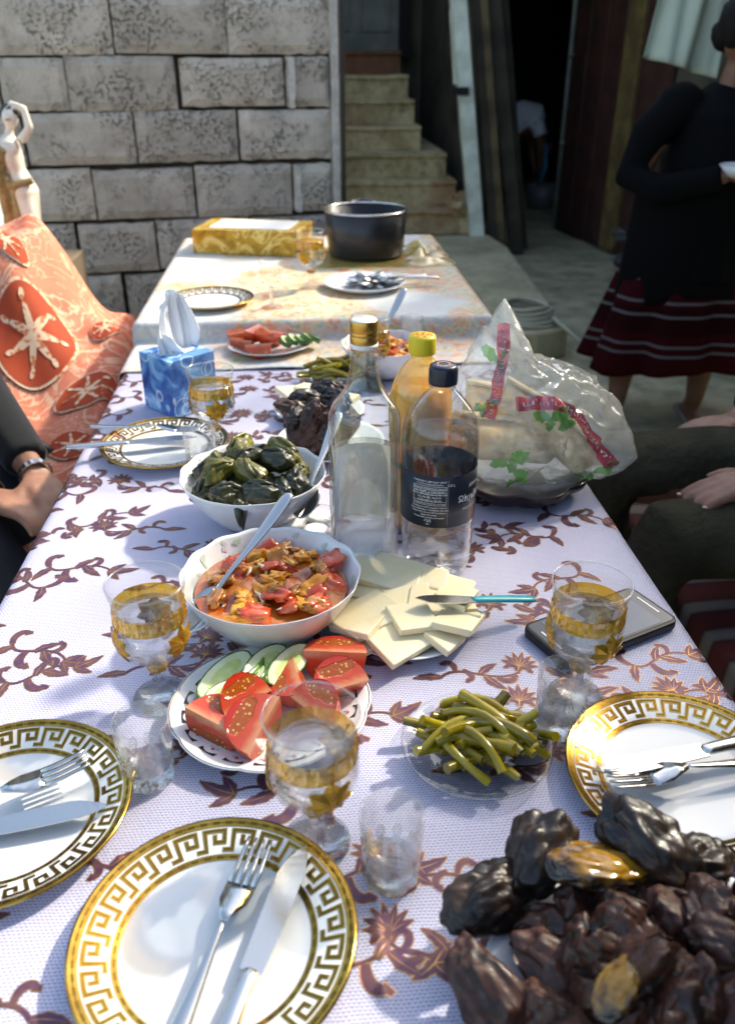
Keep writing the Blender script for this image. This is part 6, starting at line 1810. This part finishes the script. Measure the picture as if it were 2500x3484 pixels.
b = MB(); dw = Vector((.55, -.80, -.25)).normalized(); b.lathe([(.0300, -.006), (.0325, -.006), (.0325, .006), (.0300, .006)], 36, M=Matrix.Translation(wr1 - dw * .004) @ dw.to_track_quat('Z', 'Y').to_matrix().to_4x4(), closed=True, mod=lambda a, r, z: (r + .0012 * (math.cos(18 * a) > 0), z)); b.build('bracelet', steel, t, False)
b = MB(); dw = Vector((.80, -.35, -.15)).normalized(); b.lathe([(.0305, -.012), (.034, -.012), (.034, .012), (.0305, .012)], 30, M=Matrix.Translation(wr2 + dw * .004) @ dw.to_track_quat('Z', 'Y').to_matrix().to_4x4(), closed=True); b.build('watch_strap', MATS['black_rubber'], t)
ch = thing('tube_chair', 'black tube framed chair at the left of the near table', 'chair', (-.87, 1.60, 0))
b = MB(); b.box((.05, .0, .41), (.46, .44, .05)); b.build('seat', MATS['black_plastic'], ch, False, bevel=.015)
for sy in (-.25, .25):
    b = MB(); b.tube([(.29, sy, .01), (.30, sy, .40), (.285, sy, .50), (.22, sy, .56), (.05, sy, .565), (-.20, sy, .565)], .012, 10); b.build('armrest', MATS['black_plastic'], ch)
    b = MB(); b.tube([(-.20, sy, .01), (-.21, sy, .5), (-.27, sy, .95)], .012, 10); b.build('rear_leg', MATS['black_plastic'], ch)
b = MB(); b.box((-.25, 0, .78), (.03, .48, .30)); b.build('backrest', MATS['black_plastic'], ch, False, bevel=.01)

# -- seated person at the right: khaki trousers, hand on thigh, dark top
t = thing('person', 'person in khaki trousers seated right of the table, hand on thigh', 'person', (.90, 1.42, 0))
b = MB()
T4 = head(b, (.22, .03, 1.25), (-.9, -.1, -.1)); b.tube([(.22, .03, 1.06), (.22, .03, 1.16)], [.055, .05], 12)
b.tube([(.22, .03, .5), (.22, .03, .8), (.22, .03, 1.02)], [.15, .15, .12], 14)
for sy, kx in ((-.12, -.24), (.20, -.22)):
    b.tube([(.18, sy * .6, .52), (kx, sy, .54), (kx - .03, sy, .45), (kx + .03, sy, .08)], [.085, .068, .055, .04], 12); b.tube([(kx + .05, sy, .035), (kx - .12, sy, .03)], [.036, .03], 8)
wr = Vector((-.045, -.085, .655))
b.tube([(.20, -.15, 1.0), (.24, -.24, .78), (.10, -.14, .70), wr], [.05, .045, .036, .027], 12); b.tube([(.20, .20, 1.0), (.26, .30, .78), (.12, .28, .66), (.04, .24, .63)], [.05, .045, .036, .026], 12)
tips = hand(b, wr, (-.98, -.12, -.10), (-.1, 0, 1), 1.12, .13, 1, .35); hand(b, (.04, .24, .63), (-.9, -.1, -.1), (-.1, 0, 1), 1.0, .2, -1)
b.build('body', skin, t, remesh=.005); eyes(T4, 1, t)
for tp, pv in tips:
    d = (tp - pv).normalized(); b = MB(); b.blob(tuple(tp + d * .001 + Vector((0, 0, .0052))), (.0062, .0050, .0022), 2); b.build('fingernail', nail, t)
b = MB(); b.blob((.235, .03, 1.29), (.09, .085, .085), 3, .05, 3); b.build('hair', MATS['dark_hair'], t)
b = MB(); b.tube([(.22, .03, .50), (.22, .03, .75), (.22, .03, .97), (.22, .03, 1.07)], [.19, .185, .17, .07], 20, flat=.9)
b.tube([(.20, -.14, .99), (.25, -.25, .78), (.13, -.165, .715), (.045, -.105, .682)], [.080, .070, .058, .046], 14); b.tube([(.20, .19, .99), (.27, .31, .78), (.14, .29, .67), (.08, .265, .645)], [.08, .07, .058, .046], 14)
b.build('dark_top', blk, t, remesh=.007)
b = MB(); b.tube([(.24, .03, .52), (.12, .03, .52)], [.17, .16], 14)
for sy, kx in ((-.12, -.24), (.20, -.22)): b.tube([(.20, sy * .6, .53), (-.02, sy * .9, .555), (kx, sy, .55), (kx - .035, sy, .45), (kx + .03, sy, .08)], [.108, .090, .080, .068, .058], 18)
o = b.build('trousers', khk, t, remesh=.008)
for sy, kx in ((-.12, -.22), (.20, -.20)):
    b = MB(); b.tube([(kx + .06, sy, .03), (kx - .05, sy, .035), (kx - .16, sy, .025)], [.045, .048, .035], 12, flat=.7); b.build('shoe', MATS['black_rubber'], t)
# bench with red striped blanket
m, nt, p = base_mat('red_blanket')
v = coords(nt); wv = nt.nodes.new('ShaderNodeTexWave'); wv.inputs['Scale'].default_value = 3.2; wv.inputs['Distortion'].default_value = .8; wv.bands_direction = 'Y'; nt.links.new(v, wv.inputs[0])
c = ramp(nt, wv.outputs['Fac'], [(.3, (.09, .010, .007)), (.62, (.05, .008, .006)), (.82, (.14, .11, .095)), (.95, (.17, .14, .12))])
nt.links.new(c, p.inputs['Base Color']); p.inputs['Roughness'].default_value = .9
t = thing('bench', 'bench under a red blanket with pale stripes right of the table', 'bench', (.95, 1.05, 0))
b = MB(); b.box((.05, 0, .36), (.50, 1.35, .05)); b.build('seat', table_wood, t, False)
for sx in (-.15, .25):
    for sy in (-.55, .55):
        b = MB(); b.box((sx, sy, .168), (.05, .05, .334)); b.build('leg', table_wood, t, False)
b = MB()
def bl(u, w_):
    y = -.72 + 1.44 * w_; s_ = u * .80
    if s_ < .52: x, z = .30 - s_, .395
    else: x, z = .30 - .52 - .04 * (s_ - .52), .395 - (s_ - .52)
    return (x, y, z + .010 * noise.noise(Vector((s_ * 6, y * 5, 2))) + .004 * math.sin(y * 20))
b.grid(bl, 60, 80); b.build('blanket', m, t, solid=.006)

# ================================================================ unseen grape vine added along the roof edge to dapple the table
leaf_m = mat('vine_leaf', (.055, .11, .02), .5, c2=(.09, .15, .03), ns=12, sss=.0)
t = thing('added_grape_vine', 'grape vine trained along the edge of the roof', 'vine', (2.45, 3.2, 2.82))
b = MB(); b.tube([(0, -2.2, .02), (.05, -1.0, .10), (-.05, 0, .06), (.04, 1.0, .12), (0, 1.8, .05)], [.03, .028, .024, .02, .012], 8); b.build('stem', wood, t)
b = MB(); rl = random.Random(8)
for cx, cy_, n_ in [(-.32, -1.1, 9), (-.05, -.45, 7), (-.30, .10, 9), (.1, .5, 7), (-.15, 1.0, 8), (.15, -1.5, 8)]:
    for k in range(n_):
        c = Vector((cx + rl.gauss(0, .13), cy_ + rl.gauss(0, .16), .12 + rl.gauss(0, .10))); s_ = rl.uniform(.05, .085)
        Mx = Matrix.Translation(c) @ Matrix.Rotation(rl.uniform(0, 6.3), 4, 'Z') @ Matrix.Rotation(rl.uniform(-.7, .7), 4, 'X')
        pts = [(s_ * (1 + .28 * math.cos(5 * h)) * math.cos(h), s_ * (1 + .28 * math.cos(5 * h)) * math.sin(h), .01 * math.cos(2 * h)) for h in [2 * PI * j / 20 for j in range(20)]]
        b.add([(0, 0, .008)] + pts, [(0, 1 + j, 1 + (j + 1) % 20) for j in range(20)], Mx)
o = b.build('foliage', leaf_m, t); o['kind'] = 'stuff'
